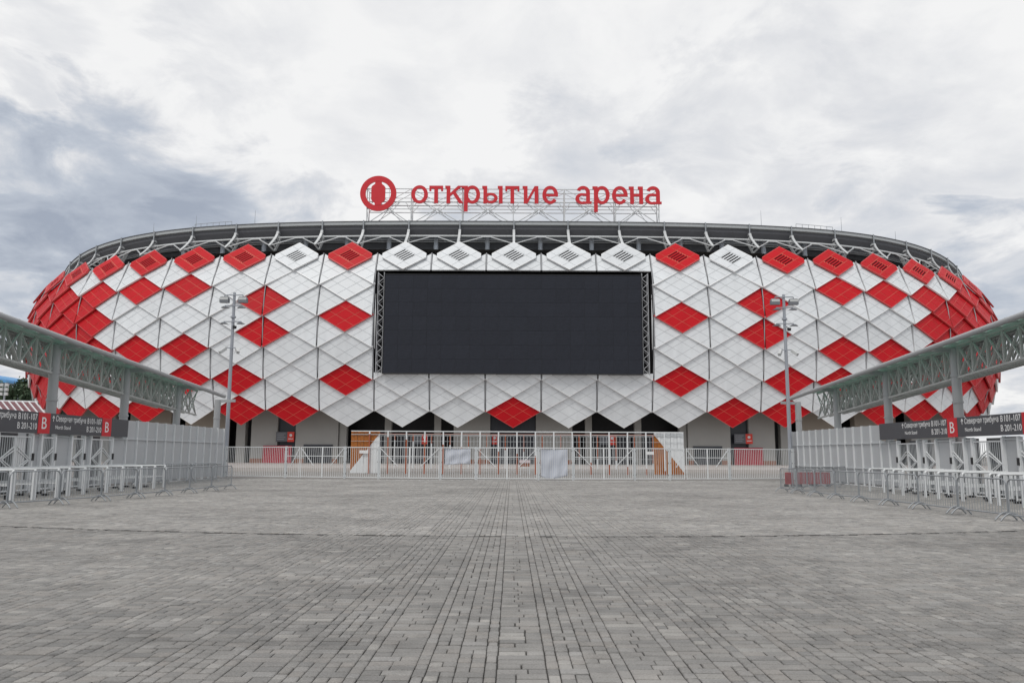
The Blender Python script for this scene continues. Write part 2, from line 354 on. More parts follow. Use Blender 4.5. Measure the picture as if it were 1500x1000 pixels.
# ------------------------------------------------------------------ stadium surface
KN = [0, 2.5, 5, 7, 9, 11, 13.]; KAP = [0, .00306, .00589, .01608, .02309, .02244, .02167]
SB, ZE, ZS, ZQ, C2, C3, VM, G1, G2, E1 = 7.50228, 5.20445, 2.03497, .008, .0970, .00378, 7.19938, -.0401, -.03941, 1.00353
kk = np.linspace(0, 15, 1501); Kc = np.interp(kk, KN, KAP); TH = np.r_[0, np.cumsum((Kc[1:] + Kc[:-1]) / 2 * .01 * SB)]
PX = np.r_[0, np.cumsum((np.cos(TH[1:]) + np.cos(TH[:-1])) / 2 * .01 * SB)]; PY = np.r_[0, np.cumsum((np.sin(TH[1:]) + np.sin(TH[:-1])) / 2 * .01 * SB)]
def plan(k, inset=0.):
    a = abs(k); s = -1 if k < 0 else 1; t = float(np.interp(a, kk, TH)); xx = float(np.interp(a, kk, PX)); yy = float(np.interp(a, kk, PY))
    return .2 + s * (xx - math.sin(t) * inset), 105 + yy + math.cos(t) * inset
def surf(k, v, off=0.):
    a = abs(k); q = v - VM; o_ = -C2 * q * q - C3 * q ** 3 + off; K = (a / 10) ** 2
    z = ZE + (ZS * v + ZQ * v * v) * (1 + G1 * K + G2 * K * K) + E1 * K
    xx, yy = plan(k, -o_); return Vector((xx, yy, z))
def ring(k, inset, dz=0.):
    K = abs(k) / 10; xx, yy = plan(k, inset); return Vector((xx, yy, 34.25 - 2 * K ** 4 + dz))
STAD = thing('stadium', (0, 110, 0), 'football stadium with a bulging facade of red and white diamond panels', 'stadium')

RED = set()
for k in (3, 5, 6, 7, 8, 9, 10, 11, 12, 13): RED.add((k, 11))
for v, ks in ((9, (6, 7, 8, 9, 10, 11, 12, 13)), (7, (3, 8, 9, 10, 11, 12, 13)), (5, (6, 7, 8, 9, 10, 11, 12, 13)), (3, (3, 5, 6, 7, 8, 9, 10, 11)), (1, (0, 4, 5, 7, 8, 9, 10)),
              (10, (9.5, 10.5, 11.5, 12.5)), (8, (4.5, 8.5, 9.5, 10.5, 11.5)), (6, (4.5, 8.5, 9.5, 10.5, 11.5)), (4, (8.5, 9.5, 10.5, 12.5)), (2, (10.5, 12.5))):
    for k in ks: RED.add((k, v))
def clip(poly, planes):
    for (a_, b_, c_) in planes:           # keep a_*x + b_*y <= c_
        out_ = []
        for i in range(len(poly)):
            p, q = poly[i], poly[(i + 1) % len(poly)]; dp = a_ * p[0] + b_ * p[1] - c_; dq = a_ * q[0] + b_ * q[1] - c_
            if dp <= 1e-9: out_.append(p)
            if (dp < -1e-9 and dq > 1e-9) or (dp > 1e-9 and dq < -1e-9):
                t = dp / (dp - dq); out_.append((p[0] + (q[0] - p[0]) * t, p[1] + (q[1] - p[1]) * t))
        poly = out_
        if len(poly) < 3: return []
    return poly
def rect(a0, a1, b0, b1): return [(a0, b0), (a1, b0), (a1, b1), (a0, b1)]
CUTS = (0.0, .365, .735, 1.10)
def diamond(k, v, cap=False, vmin=None, vmax=None, only=None):
    red = (abs(k), v) in RED; seam = (k % 1) != 0
    mats = [M_RED, M_RJOINT, M_RRIM, M_RSLOT] if red else [M_WHITE, M_WJOINT, M_WRIM, M_SLOT]
    mb = MB(); wk = 1.0 if seam else .935
    jit = rng.uniform(-.012, .012)
    top = 1.0 if cap else 1.10
    cuts = (0.0, .27, .74, 1.0) if cap else CUTS
    C = {}
    for nm, (a, b) in {'00': (0, 0), '10': (1, 0), '01': (0, 1), '11': (1, 1)}.items():
        tilt = .05 + .66 * (1 - (a + b) / 2) + jit; kx = k + (a - b) * .5 * wk
        C[nm] = surf(kx, v - 1 + a + b, tilt + (.12 if cap else 0))
    PL = {'o': C['00'], 'u': C['10'] - C['00'], 'v': C['01'] - C['00']}
    def setplane(u, v_):
        PL['u'], PL['v'] = u, v_; nn = u.cross(v_).normalized(); PL['n'] = nn if nn.y < 0 or (nn.x * k > 0) else -nn
    setplane(PL['u'], PL['v'])
    def P(a, b, h=0.): return PL['o'] + PL['u'] * a + PL['v'] * b + PL['n'] * h
    planes = []
    if vmin is not None: planes.append((-1, -1, -(vmin - v + 1)))
    if vmax is not None: planes.append((1, 1, vmax - v + 1))
    if cap: planes += [(1, -1, .86), (-1, 1, .86)]
    def emit(poly, h0, h1, mi, side):
        if len(poly) < 3: return
        n = len(poly); vs = [P(a, b, h0) for a, b in poly] + [P(a, b, h1) for a, b in poly]
        flip = (vs[n + 1] - vs[n]).cross(vs[n + 2] - vs[n]).dot(PL['n']) < 0
        topf = tuple(range(n, 2 * n)); sd = [(i, (i + 1) % n, n + (i + 1) % n, n + i) for i in range(n)]
        if flip: topf = topf[::-1]; sd = [f[::-1] for f in sd]
        mb.add(vs, [topf], mi); mb.add(vs, sd, side)
    halves = [None]
    if seam:
        halves = [(1, -1, -.03), (-1, 1, -.03)]
        if only == 'left': halves = [halves[0]]
        if only == 'right': halves = [halves[1]]
    for hp in halves:
        if hp: setplane(*((C['11'] - C['01'], C['01'] - C['00']) if hp[0] > 0 else (C['10'] - C['00'], C['11'] - C['10'])))
        pls = planes + ([hp] if hp else [])
        emit(clip(rect(0, top, 0, top), pls), -.22, 0, 1, 2)
        rw = .024
        emit(clip(rect(0, rw, 0, top), pls), 0, .03, 2, 2); emit(clip(rect(rw, top, 0, rw), pls), 0, .03, 2, 2)
        if cap: emit(clip(rect(top - rw, top, rw, top), pls), 0, .03, 2, 2); emit(clip(rect(rw, top - rw, top - rw, top), pls), 0, .03, 2, 2)
        g = .0095 if red else .0075
        for i in range(3):
            for j in range(3):
                a0 = cuts[i] + (rw if i == 0 else g); a1 = cuts[i + 1] - (g if (i < 2 or not cap) else rw); b0 = cuts[j] + (rw if j == 0 else g); b1 = cuts[j + 1] - (g if (j < 2 or not cap) else rw)
                if cap and i == 1 and j == 1:
                    emit(rect(a0 + .03, a1 - .03, b0 + .02, b1 - .02), .0, .006, 3, 3); ns = 5; st = (b1 - b0) / ns
                    for q in range(ns + 1):
                        c0 = b0 + (q - .23) * st; c1 = b0 + (q + .23) * st
                        emit(rect(a0, a1, max(b0, c0), min(b1, c1)), .006, .026, 0, 0)
                    continue
                emit(clip(rect(a0, a1, b0, b1), pls), 0, .028, 0, 0)
    o = mb.build('vented_panel' if cap else 'cladding_panel', mats, STAD)
    return o
for k in range(-13, 14):
    diamond(k, 11, cap=True)
    for v in (1, 3, 5, 7, 9):
        if abs(k) <= 2:
            if v > 3: continue
            diamond(k, v, vmax=3.47 if v == 3 else None)
        else: diamond(k, v)
for i in range(-13, 13):
    k = i + .5
    for v in (2, 4, 6, 8, 10):
        if abs(k) < 2.4:
            if v == 10: diamond(k, v, vmin=10.0)
            elif v == 2: diamond(k, v)
            elif v == 4: diamond(k, v, vmax=3.47)
        elif abs(k) == 2.5:
            if v == 10: diamond(k, v, vmin=10.0, only='right' if k < 0 else 'left'); diamond(k, v, only='left' if k < 0 else 'right')
            elif v == 2: diamond(k, v)
            else:
                diamond(k, v, only='left' if k < 0 else 'right')
                if v == 4: diamond(k, v, vmax=3.47, only='right' if k < 0 else 'left')
        else: diamond(k, v)
    mb = MB()
    rngs = [(1.0, 11.2)] if abs(k) >= 2.4 else [(1.0, 3.45), (10.0, 11.2)]
    for a_, b_ in rngs:
        vs_ = np.linspace(a_, b_, max(2, int((b_ - a_) * 1.2))); mb.path([surf(k, float(q), .30) for q in vs_], .065, 6)
    mb.build('seam_pipe', [M_PIPE], STAD)
# dark shell behind the panels, with the recess behind the screen, and plain rear
sh = MB(); KS = [i * .5 for i in range(-28, 29)]; VS = [1.1, 2, 3.45, 5, 7, 9, 10, 11.0]
for k0, k1 in zip(KS[:-1], KS[1:]):
    for v0, v1 in zip(VS[:-1], VS[1:]):
        dp = -2.6 if (abs(k0 + k1) / 2 < 2.5 and 3.4 < (v0 + v1) / 2 < 10) else -.75
        sh.add([surf(k0, v0, dp), surf(k1, v0, dp), surf(k1, v1, dp), surf(k0, v1, dp)], [(0, 1, 2, 3)])
    for vv in (3.45, 10):
        if abs(k0 + k1) / 2 < 2.5: sh.add([surf(k0, vv, -.2), surf(k1, vv, -.2), surf(k1, vv, -2.6), surf(k0, vv, -2.6)], [(0, 1, 2, 3)])
for s in (-1, 1):
    sh.add([surf(s * 2.5, 3.45, -.2), surf(s * 2.5, 10, -.2), surf(s * 2.5, 10, -2.6), surf(s * 2.5, 3.45, -2.6)], [(0, 1, 2, 3)])
    e0 = surf(s * 14, 1.1, -.75); sh.add([(e0.x, e0.y, 0), (s * 84, 230, 0), (s * 84, 230, 32), (e0.x, e0.y, 29)], [(0, 1, 2, 3)])
for k0, k1 in zip(KS[:-1], KS[1:]):
    a0 = surf(k0, 1.1, -.75); a1 = surf(k1, 1.1, -.75); b0 = plan(k0, 12); b1 = plan(k1, 12)
    sh.add([a0, a1, (b1[0], b1[1], 9.6), (b0[0], b0[1], 9.6)], [(0, 1, 2, 3)])
sh.add([(-84, 230, 0), (84, 230, 0), (84, 230, 32), (-84, 230, 32)], [(0, 1, 2, 3)])
sh.build('inner_shell', [M_SHELL], STAD)

# ---- roof edge
KR = [i * .25 for i in range(-48, 49)]
def sweep(name, prof, m, closed=False, mats=None):
    mb = MB(); n = len(prof)
    for k0, k1 in zip(KR[:-1], KR[1:]):
        A = [ring(k0, i_, z_) for i_, z_ in prof]; B = [ring(k1, i_, z_) for i_, z_ in prof]
        for j in range(n if closed else n - 1):
            j2 = (j + 1) % n; mb.add([A[j], B[j], B[j2], A[j2]], [(0, 1, 2, 3)])
    return mb.build(name, [m], STAD)
sweep('roof_gutter', [(4.3, 0), (4.3, -.42), (4.75, -.50), (4.75, .02)], M_GUTTER, True)
sweep('gutter_lip', [(4.22, .10), (4.22, 0.003), (4.5, 0.003), (4.5, .10)], M_FASCIA, True)
sweep('roof_fascia', [(4.6, -.48), (4.62, -1.0), (5.0, -1.75), (5.2, -.9), (7.2, -1.15)], M_FASCIA)
sweep('concourse_wall', [(7.2, -1.15), (7.2, -1.98)], M_BACK)
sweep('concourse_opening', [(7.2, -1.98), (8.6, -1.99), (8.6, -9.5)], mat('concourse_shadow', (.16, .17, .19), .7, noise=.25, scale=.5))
sweep('concourse_floor', [(3.3, -4.3), (8.5, -4.3)], M_CONC)
sweep('roof_sheet', [(4.7, .02), (30, 2.0), (60, 3.0)], M_ROOF)
def ringtube(name, inset, dz, r, m):
    mb = MB(); mb.path([ring(k, inset, dz) for k in KR], r, 6); return mb.build(name, [m], STAD)
ringtube('ring_beam', 4.2, -2.12, .13, M_STEEL)
ringtube('handrail', 6.3, -2.12, .05, M_STEEL)
ringtube('lower_rail', 6.3, -2.42, .04, M_STEEL)
FK = [0, 1.02, 1.99, 2.86, 3.66, 4.53, 5.39, 6.33, 7.26, 8.18, 9.05, 9.83, 10.46, 11.2, 12.0]
FA = sorted([-k for k in FK[1:]] + FK)
def foot(k, inset=3.0, dz=-3.55): return ring(k * 1.023, inset, dz)
for k in FA:
    mb = MB(); mb.bar(ring(k, 4.12, .16), ring(k, 4.12, -1.75), .16, .16); mb.build('roof_post', [M_GALV], STAD)
    mb = MB(); tang = (ring(k + .05, 4, 0) - ring(k - .05, 4, 0)).normalized()
    c0 = [ring(k + k * .023 * f_ ** 1.5, 4.05 - 1.15 * f_ ** 1.6, -1.22 - 2.35 * f_) for f_ in np.linspace(0, 1, 6)]
    ci = [ring(k + k * .023 * f_ ** 1.5, 5.5 - .5 * f_, -1.35 - 2.5 * f_) for f_ in np.linspace(0, 1, 6)]
    for a, b in zip(c0[:-1], c0[1:]): mb.bar(a, b, .34, .12, up=tang.cross((b - a)).normalized())
    for a, b in zip(ci[:-1], ci[1:]): mb.bar(a, b, .08, .5, up=tang.cross((b - a)).normalized())
    for a, b in zip(c0, ci): mb.bar(a, b, .07, .26)
    mb.build('fin', [M_STEEL], STAD)
for k0, k1 in zip(FA[:-1], FA[1:]):
    km = (k0 + k1) / 2; ap = ring(km, 3.9, -2.3)
    for kf, sg in ((k0, -1), (k1, 1)):
        q = ring(km + sg * .06, 3.9, -2.3); mb = MB(); mb.bar(q, foot(kf, 3.2, -3.5), .13, .13); mb.build('brace', [M_STEEL], STAD)
    mb = MB(); mb.bar(ring(km - .1, 3.86, -2.3), ring(km + .1, 3.86, -2.3), .2, .17); mb.build('gusset', [M_STEEL], STAD)
    mb = MB(); c_ = ring(km, 6.75, 0); mb.tube((c_.x, c_.y, 28.5), (c_.x, c_.y, c_.z - 1.2), .34, n=10); mb.build('inner_column', [M_BACK], STAD)
for s, kr in ((-1, 6.05), (1, 6.05)):
    mb = MB(); c_ = [ring(s * (kr + d), 6.0, z) for d, z in ((-.42, .1), (-.42, 1.1), (.42, .1), (.42, 1.1))]
    n_ = 7
    for i in range(n_):
        kx = s * (kr - .42 + .84 * i / (n_ - 1)); mb.tube(ring(kx, 6, .1), ring(kx, 6, 1.15), .035, n=5)
        if i: kp = s * (kr - .42 + .84 * (i - 1) / (n_ - 1)); mb.tube(ring(kp, 6, 1.15), ring(kx, 6, 1.15), .04, n=5); mb.tube(ring(kp, 6, .65), ring(kx, 6, .65), .025, n=5)
    mb.build('roof_railing', [M_GALV], STAD)
    mb = MB(); p0 = ring(s * (kr - .25), 7, .1); p1 = ring(s * (kr + .3), 7, .1); mb.bar(p0 + Vector((0, 0, .35)), p1 + Vector((0, 0, .3)), 1.0, .7); mb.build('roof_hatch', [M_GUTTER], STAD)
for kx, hh in ((-6.55, 2.6), (-5.2, 2.7), (-7.7, 2.3), (-10.4, 1.6), (4.95, 2.9), (6.8, 2.9), (8.4, 2.4)):
    mb = MB(); b_ = ring(kx, 7, .1); mb.tube(b_, b_ + Vector((0, 0, hh + .2)), .045, .02, n=5); mb.build('lightning_rod', [M_GALV], STAD)

# ---- ground floor of the stadium
WZ0, WZ1 = .36, 9.5
def wallseg(name, p0, p1, inset, th, z0, z1, m, sides=(-1, 1)):
    for s in sides:
        k0, k1 = s * p0 / 79.6, s * p1 / 79.6
        if s < 0: k0, k1 = k1, k0
        n = max(1, int(abs(k1 - k0) * 2)); mb = MB()
        for i in range(n):
            a_ = k0 + (k1 - k0) * i / n; b_ = k0 + (k1 - k0) * (i + 1) / n
            A0 = plan(a_, inset); A1 = plan(b_, inset); B0 = plan(a_, inset + th); B1 = plan(b_, inset + th)
            mb.hexa([(A0[0], A0[1], z0), (A1[0], A1[1], z0), (B1[0], B1[1], z0), (B0[0], B0[1], z0), (A0[0], A0[1], z1), (A1[0], A1[1], z1), (B1[0], B1[1], z1), (B0[0], B0[1], z1)])
        mb.build(name, [m], STAD)
wallseg('rear_wall', -1, 1000, 11.5, .3, WZ0, WZ1, M_DARK)
wallseg('door', -34, 34, 7.6, .2, WZ0, 8.5, M_DOOR, (1,))
wallseg('wall_segment', 34, 88, 6.6, 1, WZ0, WZ1, M_CONC)
wallseg('pillar', 108, 118, 7.2, .9, WZ0, WZ1, M_CONC)
wallseg('door', 119, 182, 9.6, .2, WZ0, 4.6, M_DOOR)
wallseg('pillar', 183, 193, 7.2, .9, WZ0, WZ1, M_CONC)
wallseg('door', 194, 250, 9.6, .2, WZ0, 4.6, M_DOOR)
wallseg('pillar', 251, 262, 7.0, .9, WZ0, WZ1, M_CONC)
wallseg('wall_segment', 263, 271, 6.6, 1, WZ0, WZ1, M_CONC)
wallseg('wall_segment', 271, 314, 6.6, 1, 2.9, WZ1, M_CONC)
wallseg('door_lintel', 270, 315, 6.4, .2, 2.55, 2.92, M_DOOR)
wallseg('door', 271, 314, 6.9, .2, WZ0, 2.55, M_DOOR)
wallseg('wall_segment', 314, 329, 6.6, 1, WZ0, WZ1, M_CONC)
wallseg('door', 329, 358, 7.1, .2, WZ0, WZ1, M_DOOR)
wallseg('wall_segment', 358, 400, 6.6, 1, WZ0, WZ1, M_CONC)
wallseg('pillar', 413, 428, 7.2, .9, WZ0, WZ1, M_CONC)
wallseg('wall_segment', 445, 520, 7.2, 1, WZ0, WZ1, M_BEIGE)
wallseg('wall_segment', 548, 640, 7.2, 1, WZ0, WZ1, M_BEIGE)
wallseg('wall_segment', 680, 960, 7.2, 1, WZ0, WZ1, M_CONC)
for a_, b_ in ((34, 88), (263, 270.5), (314.5, 329), (379, 400)): wallseg('plinth', a_, b_, 6.5, .12, WZ0, .95, M_PLINTH)
wallseg('red_shutter', 333, 378, 6.2, .12, WZ0, 2.75, M_REDBOARD)

def door_sign(px, s, wpx, zc_=4.0):
    k0 = s * px / 79.6; c_ = Vector((*plan(k0, 6.3 if abs(px) > 40 else 7.35), zc_)); w_ = wpx * .0945
    t = thing('door_sign', c_ - Vector((0, 0, .7)), 'x', 'sign', 'small grey and red door signs on the stadium')
    mb = MB(); mb.box(c_.x - w_ / 2, c_.x + w_ * .12, c_.y - .05, c_.y, c_.z - .7, c_.z + .65); mb.build('grey_board', [mat('door_sign_grey', (.12, .125, .14), .4)], t)
    mb = MB()
    for i in range(4): mb.box(c_.x - w_ * .44, c_.x + w_ * (.02 - .08 * (i % 2)), c_.y - .056, c_.y - .051, c_.z + .38 - i * .26, c_.z + .46 - i * .26)
    mb.build('print', [mat('print_grey', (.3, .31, .33), .5)], t)
    mb = MB(); mb.box(c_.x + w_ * .12 + .01, c_.x + w_ / 2, c_.y - .06, c_.y, c_.z - .72, c_.z + .67); rb = mb.build('red_board', [mat('door_sign_red', (.72, .05, .03), .4)], t)
    mb = MB(); mb.tube((c_.x + w_ * .31, c_.y - .066, c_.z + .2), (c_.x + w_ * .31, c_.y - .061, c_.z + .2), .2, n=10); mb.box(c_.x + w_ * .18, c_.x + w_ * .44, c_.y - .066, c_.y - .061, c_.z - .35, c_.z - .25)
    mb.build('print', [M_PRINT], rb)
    return t
t = door_sign(344, -1, 27); t['label'] = 'grey and red door sign left of the fence gates, beside the left light pole'
t = door_sign(348, 1, 27); t['label'] = 'grey and red door sign on the dark door near the right light pole'
t = door_sign(-34, 1, 22, 3.75); t['label'] = 'grey and red door sign under the red diamond in the middle of the facade'
t = door_sign(138, -1, 22, 3.75); t['label'] = 'grey and red door sign seen over the fence, below the left part of the screen'
t = door_sign(140, 1, 22, 3.75); t['label'] = 'grey and red door sign seen over the fence, below the right part of the screen'

# ------------------------------------------------------------------ video screen
sc_ = thing('video_screen', (.05, 105.2, 12.2), 'huge switched off dark video screen set into the diamond panel facade', 'screen')
mb = MB(); mb.box(-17.15, 17.35, 105.09, 106.0, 12.28, 25.6); mb.build('display', [M_BLACK], sc_)
mw, mh = 34.5 / 18, 13.32 / 7; mb = MB(); mb.box(.012, mw - .012, -.03, 0, .012, mh - .012); m_ = mb.mesh('module', [M_SCREEN]); o_ = ORG[sc_]
for i in range(18):
    for j in range(7): link('module', m_, sc_, (-17.15 + i * mw - o_[0], 105.087 - .004 * random.random() - o_[1], 12.28 + j * mh - o_[2]))
mb = MB()
for z0, z1 in ((25.601, 25.68), (12.2, 12.279)): mb.box(-17.22, 17.42, 105.0, 106.0, z0, z1)
mb.box(-17.22, -17.151, 105.0, 106, 12.28, 25.6); mb.box(17.351, 17.42, 105.0, 106, 12.28, 25.6)
mb.build('bezel', [M_BLACK], sc_)
for s in (-1, 1):
    xa = .1 + s * 17.5; xb = .1 + s * 18.2; mb = MB()
    for xx in (xa - s * .12, xb): mb.tube((xx, 105.35, 12.2), (xx, 105.35, 25.95), .07, n=6); mb.tube((xx, 106.4, 12.2), (xx, 106.4, 25.95), .06, n=6)
    nz_ = 10
    for i in range(nz_):
        z0 = 12.25 + 13.6 * i / nz_; z1 = 12.25 + 13.6 * (i + 1) / nz_; zm = (z0 + z1) / 2
        mb.tube((xb, 105.3, z0), (xa - s * .12, 105.3, zm), .055, n=6); mb.tube((xa - s * .12, 105.3, zm), (xb, 105.3, z1), .055, n=6)
        mb.tube((xb, 106.4, z0), (xa - s * .12, 106.4, zm), .04, n=5)
    mb.build('side_truss', [M_PIPE], sc_)

# ------------------------------------------------------------------ rooftop sign
rs = thing('rooftop_sign', (0, 110.4, 34.3), 'red lettered rooftop sign with round emblem on a white lattice frame', 'sign')
SXs = [-20.9, -14.55, -7.2, 0.1, 7.45, 14.75, 21.0]
ZR = [39.45, 38.05, 37.5, 36.45]
mb = MB()
for yb in (110.55, 112.3):
    for z_, r_ in zip(ZR, (.07, .05, .10, .07)): mb.tube((-20.9, yb, z_), (21.1, yb, z_), r_, n=6)
mb.build('rail', [M_STEEL], rs)
for x_ in SXs:
    mb = MB()
    for yb in (110.5, 112.3): mb.tube((x_, yb, 34.2), (x_, yb, 39.5), .085, n=6)
    mb.tube((x_, 110.5, 39.45), (x_, 112.3, 39.45), .05, n=5); mb.tube((x_, 110.5, 36.45), (x_, 112.3, 34.4), .05, n=5)
    mb.build('mast', [M_STEEL], rs)
for xa, xb in zip(SXs[:-1], SXs[1:]):
    xm = (xa + xb) / 2; mb = MB()
    for yb, r_ in ((110.5, .075), (112.3, .05)):
        mb.tube((xm, yb, 36.45), (xa + .1, yb, 34.3), r_, n=5); mb.tube((xm, yb, 36.45), (xb - .1, yb, 34.3), r_, n=5)
        mb.tube((xm, yb, 36.45), (xa + 1.6, 110.5, 37.5), .05, n=5); mb.tube((xm, yb, 36.45), (xb - 1.6, 110.5, 37.5), .05, n=5)
        mb.tube((xa, yb, 39.45), (xm, yb, 37.55), .05, n=5); mb.tube((xb, yb, 39.45), (xm, yb, 37.55), .05, n=5); mb.tube((xm, yb, 39.45), (xm, yb, 37.5), .035, n=5)
        mb.tube((xa, yb, 36.45), (xa + .9, yb, 37.5), .05, n=5); mb.tube((xb, yb, 36.45), (xb - .9, yb, 37.5), .05, n=5)
    mb.tube((xm, 110.5, 36.45), (xa + .9, 112.3, 34.3), .05, n=5); mb.tube((xm, 110.5, 36.45), (xb - .9, 112.3, 34.3), .05, n=5)
    mb.build('bracing', [M_STEEL], rs)
LET = [('о', 599.6, 624.4), ('т', 626.4, 646.8), ('к', 650, 677), ('р', 676, 702), ('ы', 705, 735.5), ('т', 739.3, 760.4), ('и', 765, 788.5), ('е', 794.4, 817.8),
       ('а', 843.5, 867.5), ('р', 869, 894.5), ('е', 898, 921.3), ('н', 923, 944.5), ('а', 947.2, 971.5)]
def glyph(ch, X0, Wd, zb, h, yb):
    mb = MB(); W = Wd / h; lay = [0]
    def pt(p, y): return (X0 + p[0] * h, y, zb + p[1] * h)
    def poly(pts):
        lay[0] += 1; mb.poly([pt(p, yb) for p in pts], (0, -.28 - .004 * lay[0], 0))
    def bx(x0, x1, z0, z1): poly([(x0, z0), (x1, z0), (x1, z1), (x0, z1)])
    def arc(x0, x1, z0, z1, tx, tz, t0=0, t1=360, n=28):
        lay[0] += 1; cx, cz, rx, rz = (x0 + x1) / 2, (z0 + z1) / 2, (x1 - x0) / 2, (z1 - z0) / 2; yf = yb - .28 - .004 * lay[0]
        for i in range(n):
            q = [R(t0 + (t1 - t0) * (i + j) / n) for j in (0, 1)]
            ps = [(cx + (rx - tx) * math.cos(q[0]), cz + (rz - tz) * math.sin(q[0])), (cx + rx * math.cos(q[0]), cz + rz * math.sin(q[0])), (cx + rx * math.cos(q[1]), cz + rz * math.sin(q[1])), (cx + (rx - tx) * math.cos(q[1]), cz + (rz - tz) * math.sin(q[1]))]
            mb.hexa([pt(p, yb) for p in ps] + [pt(p, yf) for p in ps])
    T, H_ = .21, .16
    if ch == 'о': arc(0, W, -.02, 1.02, T, H_)
    if ch == 'т': bx(0, W, 1 - H_, 1); bx(0, .11, .70, 1 - H_); bx(W - .11, W, .70, 1 - H_); bx(W / 2 - T / 2, W / 2 + T / 2, 0, 1 - H_)
    if ch == 'к': bx(.08, .08 + T, 0, 1); bx(0, .08, .87, 1); poly([(.08 + T, .40), (.08 + T, .58), (W - .30, 1), (W - .06, 1)]); poly([(.42, .56), (.56, .68), (W, 0), (W - .24, 0)]); bx(W - .1, W + .02, .87, 1)
    if ch == 'р': bx(.08, .08 + T, -.47, 1); bx(0, .08, .87, 1); arc(.10, W, -.02, 1.02, T, H_)
    if ch == 'ы': bx(.07, .07 + T, 0, 1); bx(0, .07, .87, 1); arc(.08, W - .28, 0, .60, T * .9, .13); bx(W - T, W, 0, 1); bx(W - T - .07, W - T, .87, 1)
    if ch == 'и': bx(.07, .07 + T, 0, 1); bx(0, .07, .87, 1); bx(W - T, W, 0, 1); poly([(.07 + T, 0), (.07 + T, .27), (W - T, 1), (W - T, .73)])
    if ch == 'е': arc(0, W, -.02, 1.02, T, H_, 0, 322); bx(.12, W - .005, .42, .55)
    if ch == 'н': bx(.07, .07 + T, 0, 1); bx(0, .07, .87, 1); bx(W - T - .02, W - .02, 0, 1); bx(.07 + T, W - T - .02, .43, .58); bx(W - T - .09, W - T - .02, .87, 1)
    if ch == 'а': bx(W - T - .09, W - .09, 0, .68); bx(W - .09, W, 0, .13); arc(.06, W - .09, .30, 1.02, T, H_, 0, 158); arc(0, W - .14, -.02, .60, T, .13, 55, 305)
    if ch == 'а': poly([(W - T - .09, .13), (W - T - .09, 0), (W * .52, -.02), (W * .52, .11)]); poly([(W - T - .09, .58), (W - T - .09, .45), (W * .52, .46), (W * .52, .595)])
    return mb
for ch, xa, xb in LET:
    X0 = (xa - 752.4) * .0965 + .2; X1 = (xb - 752.4) * .0965 + .2; Wd = X1 - X0; zb = 37.22
    glyph(ch, X0, X1 - X0, zb, 2.56, 110.35).build('letter', [M_SIGNRED], rs)
ec = Vector((-19.3, 110.2, 38.66)); mb = MB(); n = 56
for i in range(n):
    t0, t1_ = 2 * PI * i / n, 2 * PI * (i + 1) / n
    pts = [(ec.x + r_ * math.cos(t_), ec.y, ec.z + r_ * math.sin(t_)) for r_, t_ in ((1.82, t0), (2.6, t0), (2.6, t1_), (1.82, t1_))]
    mb.hexa([(p[0], p[1] + .3, p[2]) for p in pts] + pts)
body = [(1, -.9), (1, .9), (.86, 1.12), (.48, 1.42), (.46, 1.77), (-.46, 1.77), (-.48, 1.42), (-.86, 1.12), (-1, .9), (-1, -.9), (-.86, -1.12), (-.48, -1.42), (-.46, -1.77), (.46, -1.77), (.48, -1.42), (.86, -1.12)]
mb.poly([(ec.x + a_, ec.y + .29, ec.z + b_) for a_, b_ in body], (0, -.286, 0))
mb.build('emblem', [M_SIGNRED], rs)

